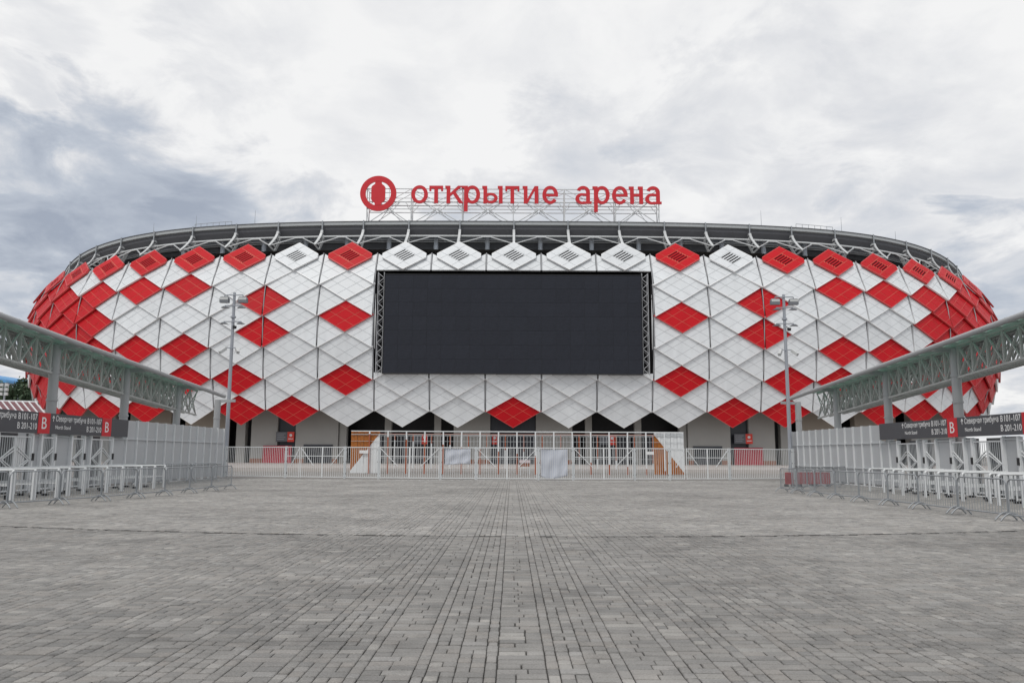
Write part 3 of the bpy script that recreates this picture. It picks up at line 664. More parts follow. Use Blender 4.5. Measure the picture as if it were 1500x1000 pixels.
# ------------------------------------------------------------------ side canopies
def canopy(s, ys, zoff, yb_end, label):
    t = thing('entrance_canopy', (s * 21, ys[0], 0), label, 'canopy', 'glass roofed entrance canopies')
    Y0, Y1 = ys[0] - 5, yb_end
    zb = lambda y: 6.42 + zoff - .056 * (y - 38.7)                       # roof edge beam
    zr = lambda x, y: zb(y) + .03 + (abs(x) - 19.7) * .19                # glass plane
    zt_ = lambda y: zr(21, y) - .22
    zc2 = lambda y: 5.2 + zoff * .7 - .0655 * (y - 37.5)                 # bottom chord
    for i, y in enumerate(ys):
        mb = MB(); mb.tube((s * 21, y, 0), (s * 21, y, zt_(y)), .215, n=16)
        for zz in (zt_(y) - 1.35, zt_(y) - 2.6, zt_(y) - 4.0): mb.tube((s * 21, y, zz), (s * 21, y, zz + .09), .25, n=16)
        mb.bar((s * 20.98, y, zt_(y) - .1), (s * 19.75, y, zb(y)), .12, .2)
        c_ = mb.build('column', [M_COLUMN], t)
        mb = MB(); mb.tube((s * 21.05, y + .32, 0), (s * 21.05, y + .32, zt_(y) - .3), .055, n=8); mb.build('downpipe', [M_RAILW], c_)
    mb = MB(); mb.tube((s * 19.7, Y0, zb(Y0)), (s * 19.7, Y1, zb(Y1)), .125, n=12); mb.build('edge_beam', [M_COLUMN], t)
    step = (ys[2] - ys[1]) / 6; nodes = [Y0 + .05 + i * step for i in range(int((Y1 - .8 - Y0) / step) + 1)]
    zc0 = zc2
    for X in (21, 21.8, 22.7, 23.6):
        zc2 = lambda y, X=X: zc0(y) + (X - 21) * .185
        zt2 = (lambda y, X=X: zr(X, y) - .12); mb = MB(); a, b = nodes[0], nodes[-1]; x_ = s * X
        mb.bar((x_, a, zt2(a)), (x_, b, zt2(b)), .10, .10); mb.bar((x_, a, zc2(a)), (x_, b, zc2(b)), .11, .09); None
        for y0, y1 in zip(nodes[:-1], nodes[1:]):
            mb.bar((x_, y0, zc2(y0)), (x_, y0, zt2(y0)), .075, .075)
            mb.bar((x_, y0, zc2(y0)), (x_, y1, zt2(y1)), .048, .048); mb.bar((x_ + s * .03, y1, zc2(y1)), (x_ + s * .03, y0, zt2(y0)), .042, .042)
            ym = (y0 + y1) / 2; mb.bar((x_, ym, (zc2(ym) + zt2(ym)) / 2), (x_, y1, zc2(y1)), .04, .04)
        mb.build('truss', [M_LATT], t)
    zcx = lambda X, y: zc0(y) + (X - 21) * .185
    mb = MB()
    for y in nodes:
        for xa, xb in ((21, 21.8), (21.8, 22.7), (22.7, 23.6)):
            mb.bar((s * xa, y, zcx(xa, y)), (s * xb, y, zr(xb, y) - .15), .05); mb.bar((s * xb, y, zcx(xb, y)), (s * xa, y, zr(xa, y) - .15), .05)
        mb.bar((s * 19.7, y, zb(y) + .08), (s * 24.4, y, zr(24.4, y) - .06), .07, .12)
    mb.build('cross_frames', [M_LATT], t)
    xs = [19.95, 21.0, 22.2, 23.3, 24.4]
    for y0, y1 in zip(nodes[:-1], nodes[1:]):
        for x0, x1 in zip(xs[:-1], xs[1:]):
            q = [(s * (x0 + .05), y0 + .05), (s * (x1 - .05), y0 + .05), (s * (x1 - .05), y1 - .05), (s * (x0 + .05), y1 - .05)]
            gl = x0 < 21.5; mb = MB(); mb.poly([(a, b, zr(a, b) + .03) for a, b in q], (0, 0, .02)); mb.build('glass_panel' if gl else 'roof_panel', [M_GLASS if gl else M_FASCIA], t)
    mb = MB()
    for X in xs[1:]: mb.bar((s * X, nodes[0], zr(X, nodes[0]) - .03), (s * X, nodes[-1], zr(X, nodes[-1]) - .03), .07, .09)
    mb.build('purlins', [M_LATT], t)
    return t
canopy(-1, [29.55 + 6.85 * i for i in range(5)], 0.0, 54.6, 'green glass roofed canopy on grey columns along the left turnstile wall')
canopy(1, [30.5 + 7.0 * i for i in range(5)], .22, 56.2, 'green glass roofed canopy on grey columns along the right turnstile wall')

# ------------------------------------------------------------------ side walls, gates, direction signs
WX = 20.5
def side_wall(s, y_sign, y_end, label, gates):
    t = thing('sheet_metal_wall', (s * WX, y_end, 0), label, 'wall', 'sheet metal walls beside the plaza')
    H_ = 3.40
    n = int(round((y_end - y_sign) / 1.19)); st = (y_end - y_sign) / n
    spans = [(y_sign + i * st, y_sign + (i + 1) * st, H_) for i in range(n)]
    y = y_sign; occ = sorted(gates); lo = 22.0                          # lower panels between the gates
    segs = []; cur = y_sign
    for g0, g1 in sorted(gates, reverse=True):
        if cur - g1 > .12: segs.append((g1, cur))
        cur = g0
    for a, b in segs:
        m_ = max(1, int(round((b - a) / 1.2)))
        for i in range(m_): spans.append((a + (b - a) * i / m_, a + (b - a) * (i + 1) / m_, 2.52))
    for a, b, h in spans:
        mb = MB(); x_ = s * WX; mb.box(min(x_, x_ + s * .04), max(x_, x_ + s * .04), a + .035, b - .035, .12, h)
        mb.build('wall_panel', [M_SHEET], t)
        mb = MB(); mb.box(min(x_ - s * .09, x_ + s * .05), max(x_ - s * .09, x_ + s * .05), b - .034, b + .034, 0, h + .02); mb.build('rib', [M_RAILW], t)
        for z_ in (.95, 2.38):
            mb = MB(); mb.box(min(x_ - s * .07, x_ - s * .002), max(x_ - s * .07, x_ - s * .002), a + .036, b - .036, z_, z_ + .055); mb.build('rail', [M_PAINT], t)
    return t
def gate(s, y0, y1, label, leaves):
    t = thing('entrance_gate', (s * WX, (y0 + y1) / 2, 0), label, 'gate', 'white entrance gates under the direction signs')
    x_ = s * WX; f_ = -s                                                # f_ points to the plaza
    def bx(xa, xb, *r, mbb=None): mbb.box(min(xa, xb), max(xa, xb), *r)
    for y in (y0, y1):
        mb = MB(); bx(x_ + f_ * .14, x_ - f_ * .06, y - .06, y + .06, 0, 2.5, mbb=mb); mb.build('gate_post', [M_RAILW], t)
    ly = np.linspace(y0 + .065, y1 - .065, leaves + 1)
    for i in range(leaves):
        a, b = ly[i] + .01, ly[i + 1] - .01; mb = MB()
        for yy in (a + .03, b - .03): bx(x_ + f_ * .10, x_ + f_ * .03, yy - .03, yy + .03, .1, 2.36, mbb=mb)
        for zz in (.1, 2.30): bx(x_ + f_ * .095, x_ + f_ * .035, a + .06, b - .06, zz, zz + .06, mbb=mb)
        lf = mb.build('gate_leaf', [M_RAILW], t)
        mb = MB(); nb = 7
        for j in range(1, nb): yy = a + (b - a) * j / nb; bx(x_ + f_ * .05, x_ + f_ * .03, yy - .009, yy + .009, .16, 2.30, mbb=mb)
        tag(mb.build('bars', [M_PAINT], lf), kind='stuff')
        tip, base = (a + .06, b - .06) if (leaves == 2 and i == 0) or (leaves == 1 and random.random() < .5) else (b - .06, a + .06)
        for off in (0, .17):
            mb = MB(); d_ = (base - tip); q0 = tip + d_ * off * .9
            mb.bar((x_ + f_ * .11, q0, 1.40), (x_ + f_ * .11, base - d_ * .04, 1.92 - off * .9), .035, .05, up=(1, 0, 0)); mb.bar((x_ + f_ * .11, q0, 1.40), (x_ + f_ * .11, base - d_ * .04, .88 + off * .9), .035, .05, up=(1, 0, 0))
            mb.build('chevron', [M_RAILW], lf)
    mb = MB(); bx(x_ - f_ * .55, x_ - f_ * .6, y0, y1, 0, 2.5, mbb=mb); mb.build('backing_sheet', [mat('gate_backing', (.16, .165, .175), .6, noise=.25, scale=1.2)], t)
    mb = MB(); bx(x_ + f_ * .18, x_ + f_ * .14, y1 - .05, y1 + .08, 1.35, 1.65, mbb=mb); mb.build('card_reader', [M_BLACK], t)
    return t
GL = [(23.6, 25.5, 2), (25.9, 27.0, 1), (28.2, 29.3, 1), (29.75, 31.0, 1), (31.9, 34.2, 2), (34.85, 35.9, 1), (37.25, 38.35, 1), (38.95, 41.05, 2)]
GR = [(25.9, 28.1, 2), (28.8, 29.9, 1), (31.2, 32.3, 1), (33.35, 35.55, 2), (36.2, 37.25, 1), (38.6, 39.7, 1), (40.35, 42.45, 2)]
side_wall(-1, 42.6, 57.0, 'light grey ribbed sheet metal wall on the left of the plaza', [(a, b) for a, b, _ in GL] + [(22.0, 22.1)])
side_wall(1, 44.5, 58.6, 'light grey ribbed sheet metal wall on the right of the plaza', [(a, b) for a, b, _ in GR] + [(22.0, 22.1)])
ORD = ['first', 'second', 'third', 'fourth', 'fifth', 'sixth', 'seventh', 'eighth', 'ninth', 'tenth', 'eleventh', 'twelfth', 'thirteenth', 'fourteenth', 'fifteenth']
for s, G, nm in ((-1, GL, 'left'), (1, GR, 'right')):
    for i, (a, b, lv) in enumerate(sorted(G, reverse=True)):
        gate(s, a, b, 'white %s leaf gate with chevron bars, %s from the far end of the %s wall' % ('double' if lv == 2 else 'single', ORD[i], nm), lv)

def direction_sign(s, y_far, z0, z1, tiles, label):
    t = thing('direction_sign', (s * (WX - .25), y_far, z0), label, 'sign', 'dark direction signs over the gates')
    xb = s * (WX - .12); xf = s * (WX - .25); org = ORG[t]
    def bd(a, b, m, nm, dz=0, df=0.):
        mb = MB(); mb.box(min(xb, xf - s * df), max(xb, xf - s * df), a, b, z0 - dz, z1 + dz); return mb.build(nm, [m], t)
    cur = y_far
    for (b0, b1) in sorted(tiles, reverse=True):
        bd(b1 + .005, cur, M_SIGNGREY, 'sign_board'); q = bd(b0, b1, M_SIGNRED, 'letter_tile', .0, .012); cur = b0 - .005
        me = text_mesh('letter', 'B', .50, .006, .36, bold=.0); yd = -s
        orient(me, (xf - s * .0125, (b0 + b1) / 2 - yd * .18, (z0 + z1) / 2 - .25), (0, yd, 0), org); me.materials.clear(); me.materials.append(M_PRINT); link('letter', me, q)
    bd(22.0, cur, M_SIGNGREY, 'sign_board')
    def txt(body, h, wd, y_start, z_):
        me = text_mesh('lettering', body, h, .006, wd, bold=.003); orient(me, (xf - s * .0005, y_start, z_), (0, -s, 0), org); me.materials.clear(); me.materials.append(M_PRINT); link('lettering', me, t)
    for (b0, b1) in tiles:
        # text block that stands before each tile in reading direction
        e_ = b0 if s < 0 else b1                                       # the edge where the block ends
        yq = lambda d: e_ - d if s < 0 else e_ + d                     # d metres before the tile
        txt('Северная трибуна', .24, 2.50, yq(4.05), z0 + .56)
        txt('North Stand', .165, 1.22, yq(4.05), z0 + .22)
        txt('B', .26, .16, yq(1.40), z0 + .55); txt('101-107', .26, 1.05, yq(1.14), z0 + .55)
        txt('B', .26, .16, yq(1.42), z0 + .16); txt('201-210', .26, 1.09, yq(1.16), z0 + .16)
        mb = MB(); c_ = yq(4.25); xx = xf - s * .006
        def ar(p, q_): mb.bar((xx, c_ + p[0], z0 + p[1]), (xx, c_ + q_[0], z0 + q_[1]), .03, .012, up=(1, 0, 0))
        ar((0, .54), (0, .78)); ar((0, .795), (-.08, .68)); ar((0, .795), (.08, .68)); mb.build('arrow', [M_PRINT], t)
    return t
direction_sign(-1, 42.3, 2.50, 3.39, [(28.85, 29.75), (34.22, 35.1), (39.6, 40.5)], 'dark grey direction sign with red B tiles above the left gates')
direction_sign(1, 44.1, 2.57, 3.44, [(25.4, 26.2), (30.9, 31.7), (36.36, 37.18)], 'dark grey direction sign with red B tiles above the right gates')

# ------------------------------------------------------------------ light poles
def light_pole(x_, y, label):
    t = thing('lamp_post', (x_, y, 0), label, 'lamp post', 'lamp posts at the wall ends')
    mb = MB(); mb.tube((x_, y, 0), (x_, y, 13.5), .155, .10, n=14); mb.tube((x_, y, 0), (x_, y, .9), .19, n=14); mb.tube((x_, y, 11.6), (x_, y, 11.72), .2, n=12); mb.build('pole', [M_POLE], t)
    for z_, w_ in ((13.3, .68), (12.5, .62), (11.3, .65), (9.35, .42)):
        mb = MB(); mb.bar((x_ - w_, y - .1, z_), (x_ + w_, y - .1, z_), .07, .07); mb.build('cross_arm', [M_POLE], t)
    for sx in (-1, 1):
        cx_ = x_ + sx * .68; yy = y - .25
        mb = MB(); mb.poly([(cx_ - .33, yy, 12.72), (cx_ + .33, yy, 12.72), (cx_ + .33, yy, 13.02), (cx_ + .26, yy, 13.16), (cx_ - .26, yy, 13.16), (cx_ - .33, yy, 13.02)], (0, .32, 0)); fl = mb.build('floodlight', [M_LAMPD], t)
        mb = MB(); mb.box(cx_ - .30, cx_ + .30, yy - .02, yy - .001, 12.92, 13.12); mb.build('lens', [M_LAMP], fl)
        mb = MB(); mb.bar((cx_, yy + .15, 13.16), (cx_, yy + .15, 13.3), .05); mb.build('hanger', [M_LAMPD], fl)
        for z_, q in ((12.5, .6), (11.3, .62)):
            cl = x_ + sx * q; mb = MB(); mb.poly([(cl - .30, yy, z_ - .17), (cl + .30, yy, z_ - .17), (cl + .10, yy, z_ - .06), (cl - .10, yy, z_ - .06)], (0, .3, 0)); mb.bar((cl, yy + .15, z_ - .07), (cl, yy + .15, z_), .06); mb.build('lamp_head', [M_LAMPD], t)
        cl = x_ + sx * .45; mb = MB(); mb.bar((cl - sx * .05, y - .1, 9.3), (cl + sx * .22, y - .5, 8.95), .2, .22); mb.build('camera_housing', [M_LAMP], t)
    mb = MB(); mb.tube((x_ + .22, y - .25, 10.75), (x_ + .22, y - .25, 10.95), .13, .15, n=10); mb.bar((x_ + .22, y - .25, 10.95), (x_ + .05, y, 11.1), .04); mb.build('dome_camera', [M_BLACK], t)
light_pole(-20.66, 58.2, 'tall grey lamp post with floodlights at the end of the left wall')
light_pole(20.12, 58.0, 'tall grey lamp post with floodlights at the end of the right wall')

# ------------------------------------------------------------------ fence with gates across the plaza
fy = lambda X: 54.0 + .0094 * X * X
def fx(px):
    X = (px - 749.5) * 54.5 / 1178
    for _ in range(5): X = (px - 749.5) * fy(X) / 1178
    return X
FH = 2.16
def fence_part(t, X0, X1, kind):
    P0 = Vector((X0, fy(X0), 0)); P1 = Vector((X1, fy(X1), 0))
    at_ = lambda f_, z_, d_=0: P0.lerp(P1, f_) + Vector((0, d_, z_))
    ln = (P1 - P0).length
    def frame(fa, fb, nm, diag):
        mb = MB(); w_ = .055
        mb.bar(at_(fa, FH - .03), at_(fb, FH - .03), w_, w_); mb.bar(at_(fa, .10), at_(fb, .10), w_, w_)
        for f_ in (fa, fb): mb.bar(at_(f_, .05), at_(f_, FH), w_, w_, up=(1, 0, 0))
        if diag:
            mb.bar(at_(fa, 1.52, -.005), at_(fb, 1.52, -.005), .045, .045)
            u0, u1 = (fa, fb) if diag < 0 else (fb, fa)
            mb.bar(at_(u0, FH - .1, -.045), at_(u0 + (u1 - u0) * .62, .85, -.045), .045, .045)
        fr = mb.build(nm, [M_RAILW], t)
        mb = MB(); nb = max(3, int(ln * (fb - fa) / .145))
        for i in range(1, nb): mb.bar(at_(fa + (fb - fa) * i / nb, .12), at_(fa + (fb - fa) * i / nb, FH - .05), .022, .022, up=(1, 0, 0))
        tag(mb.build('bars', [M_RAILW], fr), kind='stuff')
    e_ = .04 / ln
    if kind == 'fixed': frame(0, 1, 'fence_frame', 0)
    elif kind == 'single': frame(e_, 1 - e_, 'gate_leaf', 1e-9)
    else: frame(e_, .5 - e_ * .6, 'gate_leaf', -1); frame(.5 + e_ * .6, 1 - e_, 'gate_leaf', 1)
SEC = [(333, 418, 'fixed', 'white picket fence section between the left lamp post and the gates'), (419.5, 440, 'single', 'narrow white picket gate near the left end of the fence'),
       (441, 505, 'double', 'white double picket gate left of the orange sheet'), (507.5, 554, 'fixed', 'white picket fence section in front of the orange sheet'),
       (557, 644, 'double', 'white double picket gate between the orange sheet and the left cloth'), (647.5, 696, 'fixed', 'white picket fence section with the shorter white cloth'),
       (699, 787, 'double', 'white double picket gate between the two white cloths'), (790.5, 838, 'fixed', 'white picket fence section with the longer white cloth'),
       (841, 927.5, 'double', 'white double picket gate right of the longer white cloth'), (931, 979, 'fixed', 'white picket fence section in front of the right orange sheet'),
       (982, 1003, 'single', 'narrow white picket gate beside the right orange sheet'), (1005, 1067, 'double', 'white double picket gate left of the right red shutter'),
       (1070, 1160, 'fixed', 'white picket fence section in front of the right red shutter')]
for p0, p1, kd, lb in SEC:
    X0, X1 = fx(p0), fx(p1)
    t = thing('picket_gate' if kd != 'fixed' else 'picket_fence', ((X0 + X1) / 2, fy((X0 + X1) / 2), 0), lb, 'gate' if kd != 'fixed' else 'fence', 'white picket fence and gates across the plaza')
    fence_part(t, X0, X1, kd)
    if kd in ('fixed',):
        for X in (X0, X1):
            mb = MB(); sg = 1 if X == X1 else -1; xx = X + sg * .075; mb.box(xx - .07, xx + .07, fy(X) - .07, fy(X) + .07, 0, FH + .03); po = mb.build('fence_post', [M_PAINT], t)
            mb = MB()
            for z_ in (.3, 1.1, 1.9): mb.box(xx - .09, xx - .071, fy(X) - .06, fy(X) + .02, z_, z_ + .09); mb.box(xx + .071, xx + .09, fy(X) - .06, fy(X) + .02, z_, z_ + .09)
            mb.build('hinge', [M_BLACK], po)
def cloth(p0, p1, z0, z1, lb, sag):
    X0, X1 = fx(p0), fx(p1); nx_, nz_ = 26, 16; vs = []; fs = []; ph = random.random() * 6
    for j in range(nz_ + 1):
        for i in range(nx_ + 1):
            u, v_ = i / nx_, j / nz_; x_ = X0 + (X1 - X0) * u
            zz = z1 + (z0 - z1) * v_ + sag * (v_ ** 2) * (.12 * math.sin(u * 3.3 + ph) - .10 * u) - .04 * math.sin(u * PI) * (1 - v_)
            yy = fy(x_) + .06 + .035 * math.sin(u * 17 + v_ * 5 + ph) * (.3 + v_) + .03 * math.sin(v_ * 9 + u * 4)
            vs.append((x_, yy, zz))
    for j in range(nz_):
        for i in range(nx_): a = j * (nx_ + 1) + i; fs.append((a, a + 1, a + nx_ + 2, a + nx_ + 1))
    mb = MB(); mb.add(vs, fs, 0, True); o = mb.build('cloth_banner', [M_CLOTH]); tag(o, lb, 'cloth', 'white cloths tied to the fence')
    m_ = o.modifiers.new('thickness', 'SOLIDIFY'); m_.thickness = .006
cloth(652, 689.5, 1.02, 2.08, 'shorter white cloth hung behind the bars, left of the middle gate', .5)
cloth(792.5, 831.5, .32, 2.06, 'longer wrinkled white cloth hung behind the bars, right of the middle gate', 1.5)

# ------------------------------------------------------------------ turnstile enclosure behind the fence
PY_ = 69.0
pv = thing('turnstile_enclosure', (0, PY_, 0), 'white and orange post enclosure with orange end sheets behind the fence', 'enclosure')
ux = lambda px, Y: (px - 749.5) * Y / 1178
Xl, Xr = ux(514, PY_), ux(1002, PY_); TOPZ = 3.62
mb = MB(); mb.bar((Xl, PY_, TOPZ), (Xr, PY_, TOPZ), .08, .08); mb.build('top_rail', [M_RAILW], pv)
for z_, r_ in ((TOPZ - .28, .05), (TOPZ - .85, .025), (TOPZ - 1.4, .025)):
    mb = MB(); mb.bar((Xl, PY_ + .05, z_), (Xr, PY_ + .05, z_), r_, r_); mb.build('mesh_rail', [M_PAINT], pv)
mb = MB(); mb.bar((Xl + .3, PY_ + 6, TOPZ - .1), (Xr - .3, PY_ + 6, TOPZ - .1), .07, .07); mb.build('back_rail', [M_ORPOST], pv)
mb = MB()
for j in range(95): xq = Xl + .3 + (Xr - Xl - .6) * j / 94; mb.bar((xq, PY_ + 3, .05), (xq, PY_ + 3, 3.3), .03, .03, up=(1, 0, 0))
for z_ in (.3, 1.3, 2.3, 3.3): mb.bar((Xl + .2, PY_ + 3, z_), (Xr - .2, PY_ + 3, z_), .03, .03)
tag(mb.build('mesh_screen', [M_PAINT], pv), kind='stuff')
px = 541.0; i = 0
while px < 1000:
    X = ux(px, PY_); f_ = (px - 541) / (960 - 541); zs = TOPZ - .25 - 2.95 * f_ ** .9 if px < 975 else 0.0
    zs = max(zs, .12)
    mb = MB(); mb.bar((X, PY_, zs + .002), (X, PY_, TOPZ - .045), .11, .11, up=(1, 0, 0)); mb.build('post_upper', [M_RAILW], pv)
    mb = MB(); mb.bar((X, PY_, 0), (X, PY_, zs), .11, .11, up=(1, 0, 0)); mb.build('post_lower', [M_ORPOST], pv)
    X2 = ux(px + 10, PY_ + 6); zs2 = max(.3, TOPZ - .5 - 2.3 * f_)
    mb = MB(); mb.bar((X2, PY_ + 6, 0), (X2, PY_ + 6, zs2), .09, .09, up=(1, 0, 0)); mb.build('rear_post_lower', [M_RAILW], pv)
    mb = MB(); mb.bar((X2, PY_ + 6, zs2 + .002), (X2, PY_ + 6, TOPZ - .14), .09, .09, up=(1, 0, 0)); mb.build('rear_post_upper', [M_ORPOST], pv)
    px += 27.05; i += 1
def end_sheet(pa, pb, left):
    X0, X1 = ux(pa, PY_), ux(pb, PY_); n = 9
    for j in range(n):
        a = X0 + (X1 - X0) * j / n; b = X0 + (X1 - X0) * (j + 1) / n
        def zd(x_):                                                      # painted diagonal
            u = (x_ - X0) / (X1 - X0); return (.25 + 3.2 * u) if left else (3.45 - 3.3 * u)
        zd0, zd1 = min(3.57, zd(a)), min(3.57, zd(b)); y0 = PY_ + (.12 if j % 2 else .16)
        up_, lw = (M_ORANGE, M_RAILW) if left else (M_RAILW, M_ORANGE)
        mb = MB(); mb.poly([(a, y0, .05), (b - .02, y0, .05), (b - .02, y0, zd1), (a, y0, zd0)], (0, .04, 0)); mb.build('sheet_strip', [lw], pv)
        mb = MB(); mb.poly([(a, y0, zd0 + .003), (b - .02, y0, zd1 + .003), (b - .02, y0, 3.58), (a, y0, 3.58)], (0, .04, 0)); mb.build('sheet_strip', [up_], pv)
end_sheet(513.5, 556, True); end_sheet(959, 1003, False)
for px_a, px_b, lb in ((527, 540, 'left'), (947, 958, 'right')):
    mb = MB(); mb.box(ux(px_a, PY_), ux(px_b, PY_), PY_ - .08, PY_ - .03, 1.72, 1.98); mb.build('notice', [M_PRINT], pv)
# a white guard hut window and small desks inside the enclosure
for px, lb in ((769, 'small white desk with a red front behind the middle gate'),):
    X = ux(px, 66); t = thing('ticket_desk', (X, 66, 0), lb, 'desk')
    mb = MB(); mb.box(X - .45, X + .45, 65.8, 66.3, 1.0, 1.24); mb.build('desk_top', [mat('desk_pink', (.62, .52, .54), .5)], t)
    mb = MB(); mb.box(X - .40, X + .40, 65.85, 66.25, .72, .998); mb.build('desk_front', [M_PLINTH], t)
    for sx in (-.36, .36):
        for yy in (65.9, 66.2): mb = MB(); mb.bar((X + sx, yy, 0), (X + sx, yy, .719), .05); mb.build('leg', [M_PAINT], t)

# ------------------------------------------------------------------ crowd barriers
def make_barrier():
    t = thing('crowd_barrier', (0, 0, 0), '', 'crowd barrier', 'steel crowd barriers along the plaza'); Lh = .98
    mb = MB(); pts = []
    for cx_, a0, a1 in ((-Lh + .16, PI, PI / 2), (Lh - .16, PI / 2, 0)):
        for q in np.linspace(a0, a1, 5): pts.append((cx_ + .16 * math.cos(q), 0, .94 + .16 * math.sin(q)))
    pts = [(-Lh, 0, .17)] + pts + [(Lh, 0, .17)]; mb.path(pts + [(-Lh, 0, .17)], .021, 7); mb.build('frame', [M_GALV], t, True)
    mb = MB(); nb = 17
    for i in range(1, nb): x_ = -Lh + 2 * Lh * i / nb; mb.tube((x_, 0, .17), (x_, 0, 1.09 if abs(x_) < Lh - .1 else 1.03), .0075, n=5, caps=False)
    tag(mb.build('bars', [M_GALV], t, True), kind='stuff')
    for sx in (-1, 1):
        mb = MB(); x_ = sx * (Lh - .09); pts = [(x_, q * .30, .205 * (1 - abs(q) ** 1.8) + .02) for q in np.linspace(-1, 1, 9)]
        mb.path(pts, .022, 6); mb.tube((x_, 0, .2), (x_, 0, .24), .03, n=6); mb.build('foot', [M_GALV], t, True)
    return t
bar0 = make_barrier(); first = True
RB = [(13.2, 19.6), (13.25, 21.62), (13.25, 24.05), (13.2, 26.27), (13.1, 28.16), (12.95, 30.15), (12.85, 32.1), (12.82, 34.16), (12.85, 36.4), (12.75, 38.3)]
LB = [(-16.0, 22.9), (-15.35, 24.7), (-14.8, 26.55), (-14.4, 28.45), (-14.1, 30.45), (-13.9, 32.45), (-13.72, 34.5), (-13.55, 36.55), (-13.35, 38.6)]
def row(pts, txt):
    global first
    for i, (a, b) in enumerate(zip(pts[:-1], pts[1:])):
        c_ = ((a[0] + b[0]) / 2, (a[1] + b[1]) / 2, 0); d_ = Vector((b[0] - a[0], b[1] - a[1])); rz = math.atan2(d_.y, d_.x)
        o = place(bar0, c_, rz, txt % ORD[i], first); o.scale = (d_.length / 2.02, 1, 1); first = False
row(RB, 'galvanised crowd barrier, %s from the near end of the right front row')
row(LB, 'galvanised crowd barrier, %s from the near end of the left front row')
row([(13.5, 38.9), (14.8, 40.45), (16.1, 42.0), (17.4, 43.55), (18.7, 45.1)], 'galvanised crowd barrier, %s from the plaza in the slanting right back row')
row([(-19.9, 42.6), (-19.1, 44.4), (-18.3, 46.2), (-17.5, 48.0)], 'galvanised crowd barrier, %s from the gates in the left back row')

# ------------------------------------------------------------------ queue rails in front of the gates
def make_queue_rail():
    t = thing('queue_rail', (0, 0, 0), '', 'queue rail', 'white queue rails in front of the gates'); Lq = 2.9
    mb = MB(); mb.path([(0, 0, 0), (0, 0, 1.0), (.08, 0, 1.08), (Lq - .08, 0, 1.08), (Lq, 0, 1.0), (Lq, 0, 0)], .036, 8); mb.build('hoop', [M_RAILW], t, True)
    mb = MB(); mb.bar((.05, 0, .55), (Lq - .05, 0, .55), .04); mb.build('mid_rail', [M_RAILW], t, True)
    for x_ in (.95, 1.9): mb = MB(); mb.tube((x_, 0, 0), (x_, 0, 1.05), .035, n=8); mb.build('post', [M_RAILW], t, True)
    mb = MB(); mb.bar((.02, .12, 0), (.02, .12, 1.0), .07, .07, up=(1, 0, 0)); mb.bar((.02, .12, 1.0), (.02, 0, 1.07), .05); mb.build('end_post', [M_RAILW], t, True)
    for x_ in (.95, 1.9): mb = MB(); mb.box(x_ - .1, x_ + .1, -.09, .09, .004, .09); mb.build('base', [M_BLACK], t, True)
    return t
qr0 = make_queue_rail(); first = True
for s, ys, nm in ((-1, [25.2, 26.6, 28.0, 29.3, 30.6, 32.0, 33.3, 34.6, 36.0, 37.4, 38.8, 40.2], 'left'), (1, [24.3, 25.7, 27.0, 28.3, 29.6, 31.0, 32.4, 33.8, 35.2, 36.6, 38.0, 39.4], 'right')):
    for i, y in enumerate(ys):
        xq = (17.3 + random.uniform(-.25, .25)); place(qr0, (s * xq, y, 0), 0 if s > 0 else PI, 'white tubular queue rail, %s from the near end before the %s gates' % (ORD[i], nm), first); first = False

# ------------------------------------------------------------------ red plastic barriers behind the right front row
def make_red_barrier():
    t = thing('red_barrier', (0, 0, 0), '', 'red barrier', 'red slatted barriers')
    mb = MB(); mb.box(-.85, .85, -.03, .03, .70, .78); mb.box(-.85, .85, -.03, .03, .14, .2); mb.build('rail', [M_REDPL], t, True)
    for i in range(9): mb = MB(); x_ = -.8 + .2 * i; mb.box(x_ - .065, x_ + .065, -.025, .025, .201, .699); mb.build('slat', [M_REDPL], t, True)
    for x_ in (-.7, .7): mb = MB(); mb.box(x_ - .06, x_ + .06, -.25, .25, .004, .14); mb.build('foot', [M_BLACK], t, True)
    return t
rb0 = make_red_barrier()
for i, (x_, y, rz, sc1, lb) in enumerate(((15.35, 44.6, .1, .27, 'short red slatted barrier, leftmost behind the right front row'), (16.35, 44.9, .15, .54, 'wide red slatted barrier, middle one behind the right front row'), (17.4, 45.2, .05, .5, 'red slatted barrier, rightmost behind the right front row'))):
    o = place(rb0, (x_, y, 0), rz, lb, i == 0); o.scale = (sc1, 1, 1)

# ------------------------------------------------------------------ far left: kiosk roof, trees, blue building, floodlight mast
kx = thing('kiosk', (-52, 70, 0), 'low kiosk with a dark red roof and white ribs beyond the left sign', 'kiosk')
mb = MB(); mb.add([(-75, 78, 7.2), (-46.5, 78, 6.5), (-39.7, 69, 4.4), (-65, 69, 4.9)], [(0, 1, 2, 3)]); mb.add([(-75, 78, 6.8), (-46.5, 78, 6.3), (-39.7, 69, 4.2), (-65, 69, 4.7)], [(3, 2, 1, 0)]); rf = mb.build('roof', [M_DKRED], kx)
for i in range(44):
    f_ = i / 43; a = Vector((-75, 78, 7.24)).lerp(Vector((-46.6, 78, 6.54)), f_); b = Vector((-65, 69, 4.94)).lerp(Vector((-39.8, 69, 4.44)), f_); mb = MB(); mb.bar(a, b, .11, .1); mb.build('rib', [M_RAILW], rf)
mb = MB(); mb.bar((-75, 78.05, 7.08), (-46.4, 78.05, 6.58), .15, .15); mb.build('ridge_cap', [M_RAILW], rf)
mb = MB(); mb.hexa([(-64, 70, 0), (-41.5, 70, 0), (-46.9, 77, 0), (-74, 77, 0), (-64, 70, 4.7), (-41.5, 70, 4.2), (-46.9, 77, 5.9), (-74, 77, 6.2)]); mb.build('wall', [M_SHEET], kx)
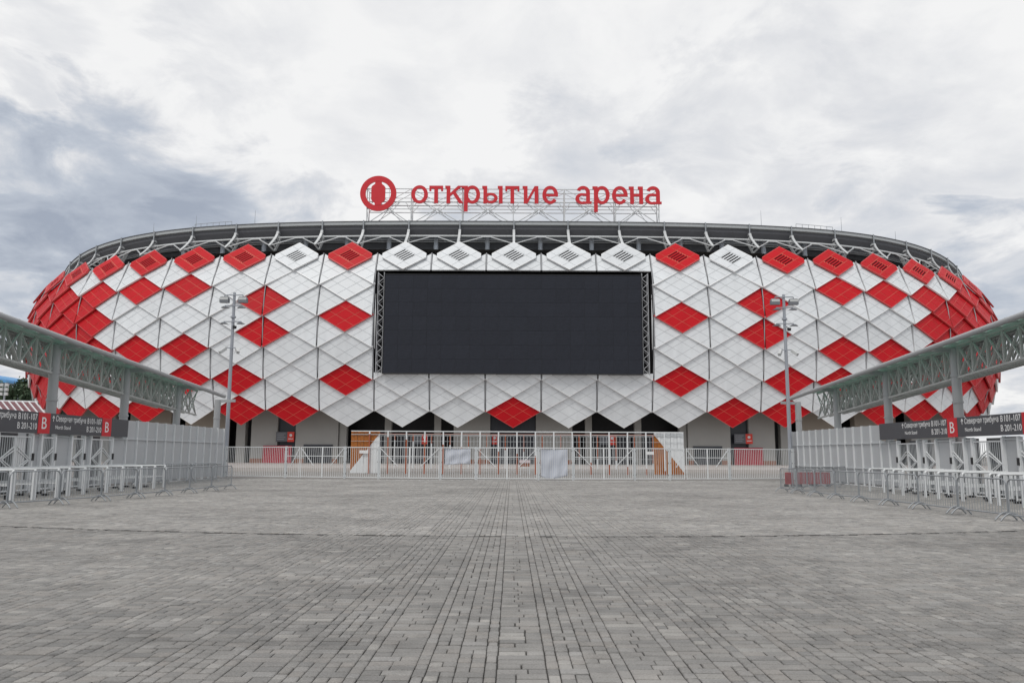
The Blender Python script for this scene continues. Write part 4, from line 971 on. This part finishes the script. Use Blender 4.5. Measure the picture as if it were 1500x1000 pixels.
def tree(x_, y, h, rad, lb):
    t = thing('tree', (x_, y, 0), lb, 'tree', 'trees beyond the left sign')
    mb = MB(); mb.tube((x_, y, 0), (x_ + .2, y, h * .45), .3, .2, n=8)
    for q in range(7):
        an = q * .9; e_ = Vector((x_ + math.cos(an) * rad * .6, y + math.sin(an) * rad * .6, h * (.55 + .3 * random.random()))); mb.tube((x_ + .1, y, h * (.25 + .03 * q)), e_, .11, .03, n=6)
    mb.build('trunk', [M_BARK], t)
    n = 5200; cl = rng.normal(0, 1, (26, 3)); cl /= np.linalg.norm(cl, axis=1)[:, None]; cl *= rng.uniform(.35, 1, (26, 1)); ci = rng.integers(0, 26, n)
    pos = cl[ci] * np.array([rad, rad, h * .36]) * .82 + rng.normal(0, .21, (n, 3)) * rad * .62 + np.array([x_, y, h * .6]); pos[:, 2] = np.maximum(pos[:, 2], h * .16)
    nv = rng.normal(0, 1, (n, 3)); nv /= np.linalg.norm(nv, axis=1)[:, None]; tv = np.cross(nv, rng.normal(0, 1, (n, 3))); tv /= np.linalg.norm(tv, axis=1)[:, None]; bv = np.cross(nv, tv)
    sz = rng.uniform(.25, .55, (n, 1)); Vq = np.stack([pos - tv * sz, pos + bv * sz * .6, pos + tv * sz, pos - bv * sz * .6], 1).reshape(-1, 3)
    mb = MB(); mb.add([tuple(q) for q in Vq], [(4 * i, 4 * i + 1, 4 * i + 2, 4 * i + 3) for i in range(n)]); mb.build('crown', [M_LEAF], t)
tree(-118, 180, 20.5, 6.0, 'bushy green tree at the left edge, beside the blue building'); tree(-109.5, 178, 20.8, 5.2, 'bushy green tree next to the left edge of the stadium'); tree(-101, 181, 18.6, 4.6, 'smaller green tree partly behind the left edge of the stadium'); tree(-126, 185, 19, 6, 'bushy green tree just cut by the left edge of the photo')
bb = thing('blue_building', (-195, 300, 0), 'distant pale building with a bright blue roof at the left edge', 'building')
mb = MB(); mb.box(-221, -191, 300, 318, 0, 27.5); mb.build('wall', [M_PALE], bb)
mb = MB(); prof = [(-221.5, 27.55)] + [(-206 - 13.5 * math.cos(q), 28.3 + 3.2 * math.sin(q)) for q in np.linspace(0, PI, 14)] + [(-190.2, 28.3), (-190.2, 27.55)]
mb.poly([(a, 299, b) for a, b in prof], (0, 20, 0)); mb.build('roof', [M_BLUE], bb)
for i in range(6):
    for z_ in (20, 24): mb = MB(); mb.box(-219 + i * 4.8, -216.2 + i * 4.8, 299.9, 299.99, z_, z_ + 2); mb.build('window', [M_DOOR], bb)
fm = thing('floodlight_mast', (-58.6, 92, 0), 'short mast carrying six small grey floodlights near the left edge', 'floodlight')
mb = MB(); mb.tube((-58.6, 92, 0), (-58.6, 92, 9.6), .12, .1, n=8); mb.build('mast', [M_POLE], fm)
for i in range(3):
    for sx in (-.28, .28): mb = MB(); mb.poly([(-58.6 + sx - .19, 91.7, 8.15 + i * .52), (-58.6 + sx + .19, 91.7, 8.15 + i * .52), (-58.6 + sx + .15, 91.7, 8.5 + i * .52), (-58.6 + sx - .15, 91.7, 8.5 + i * .52)], (0, .25, 0)); mb.build('floodlight', [M_LAMP], fm)
# slotted drain along the paving joint
mb = MB(); xs_ = np.linspace(-FX, FX, 41)
for xa, xb in zip(xs_[:-1], xs_[1:]):
    ya, yb = JOINT_Y + .013 * xa * xa, JOINT_Y + .013 * xb * xb; mb.hexa([(xa, ya - .018, -.016), (xb, yb - .018, -.016), (xb, yb + .018, -.016), (xa, ya + .018, -.016), (xa, ya - .018, -.007), (xb, yb - .018, -.007), (xb, yb + .018, -.007), (xa, ya + .018, -.007)])
mb.build('drain_slot', [M_BLACK], plaza)
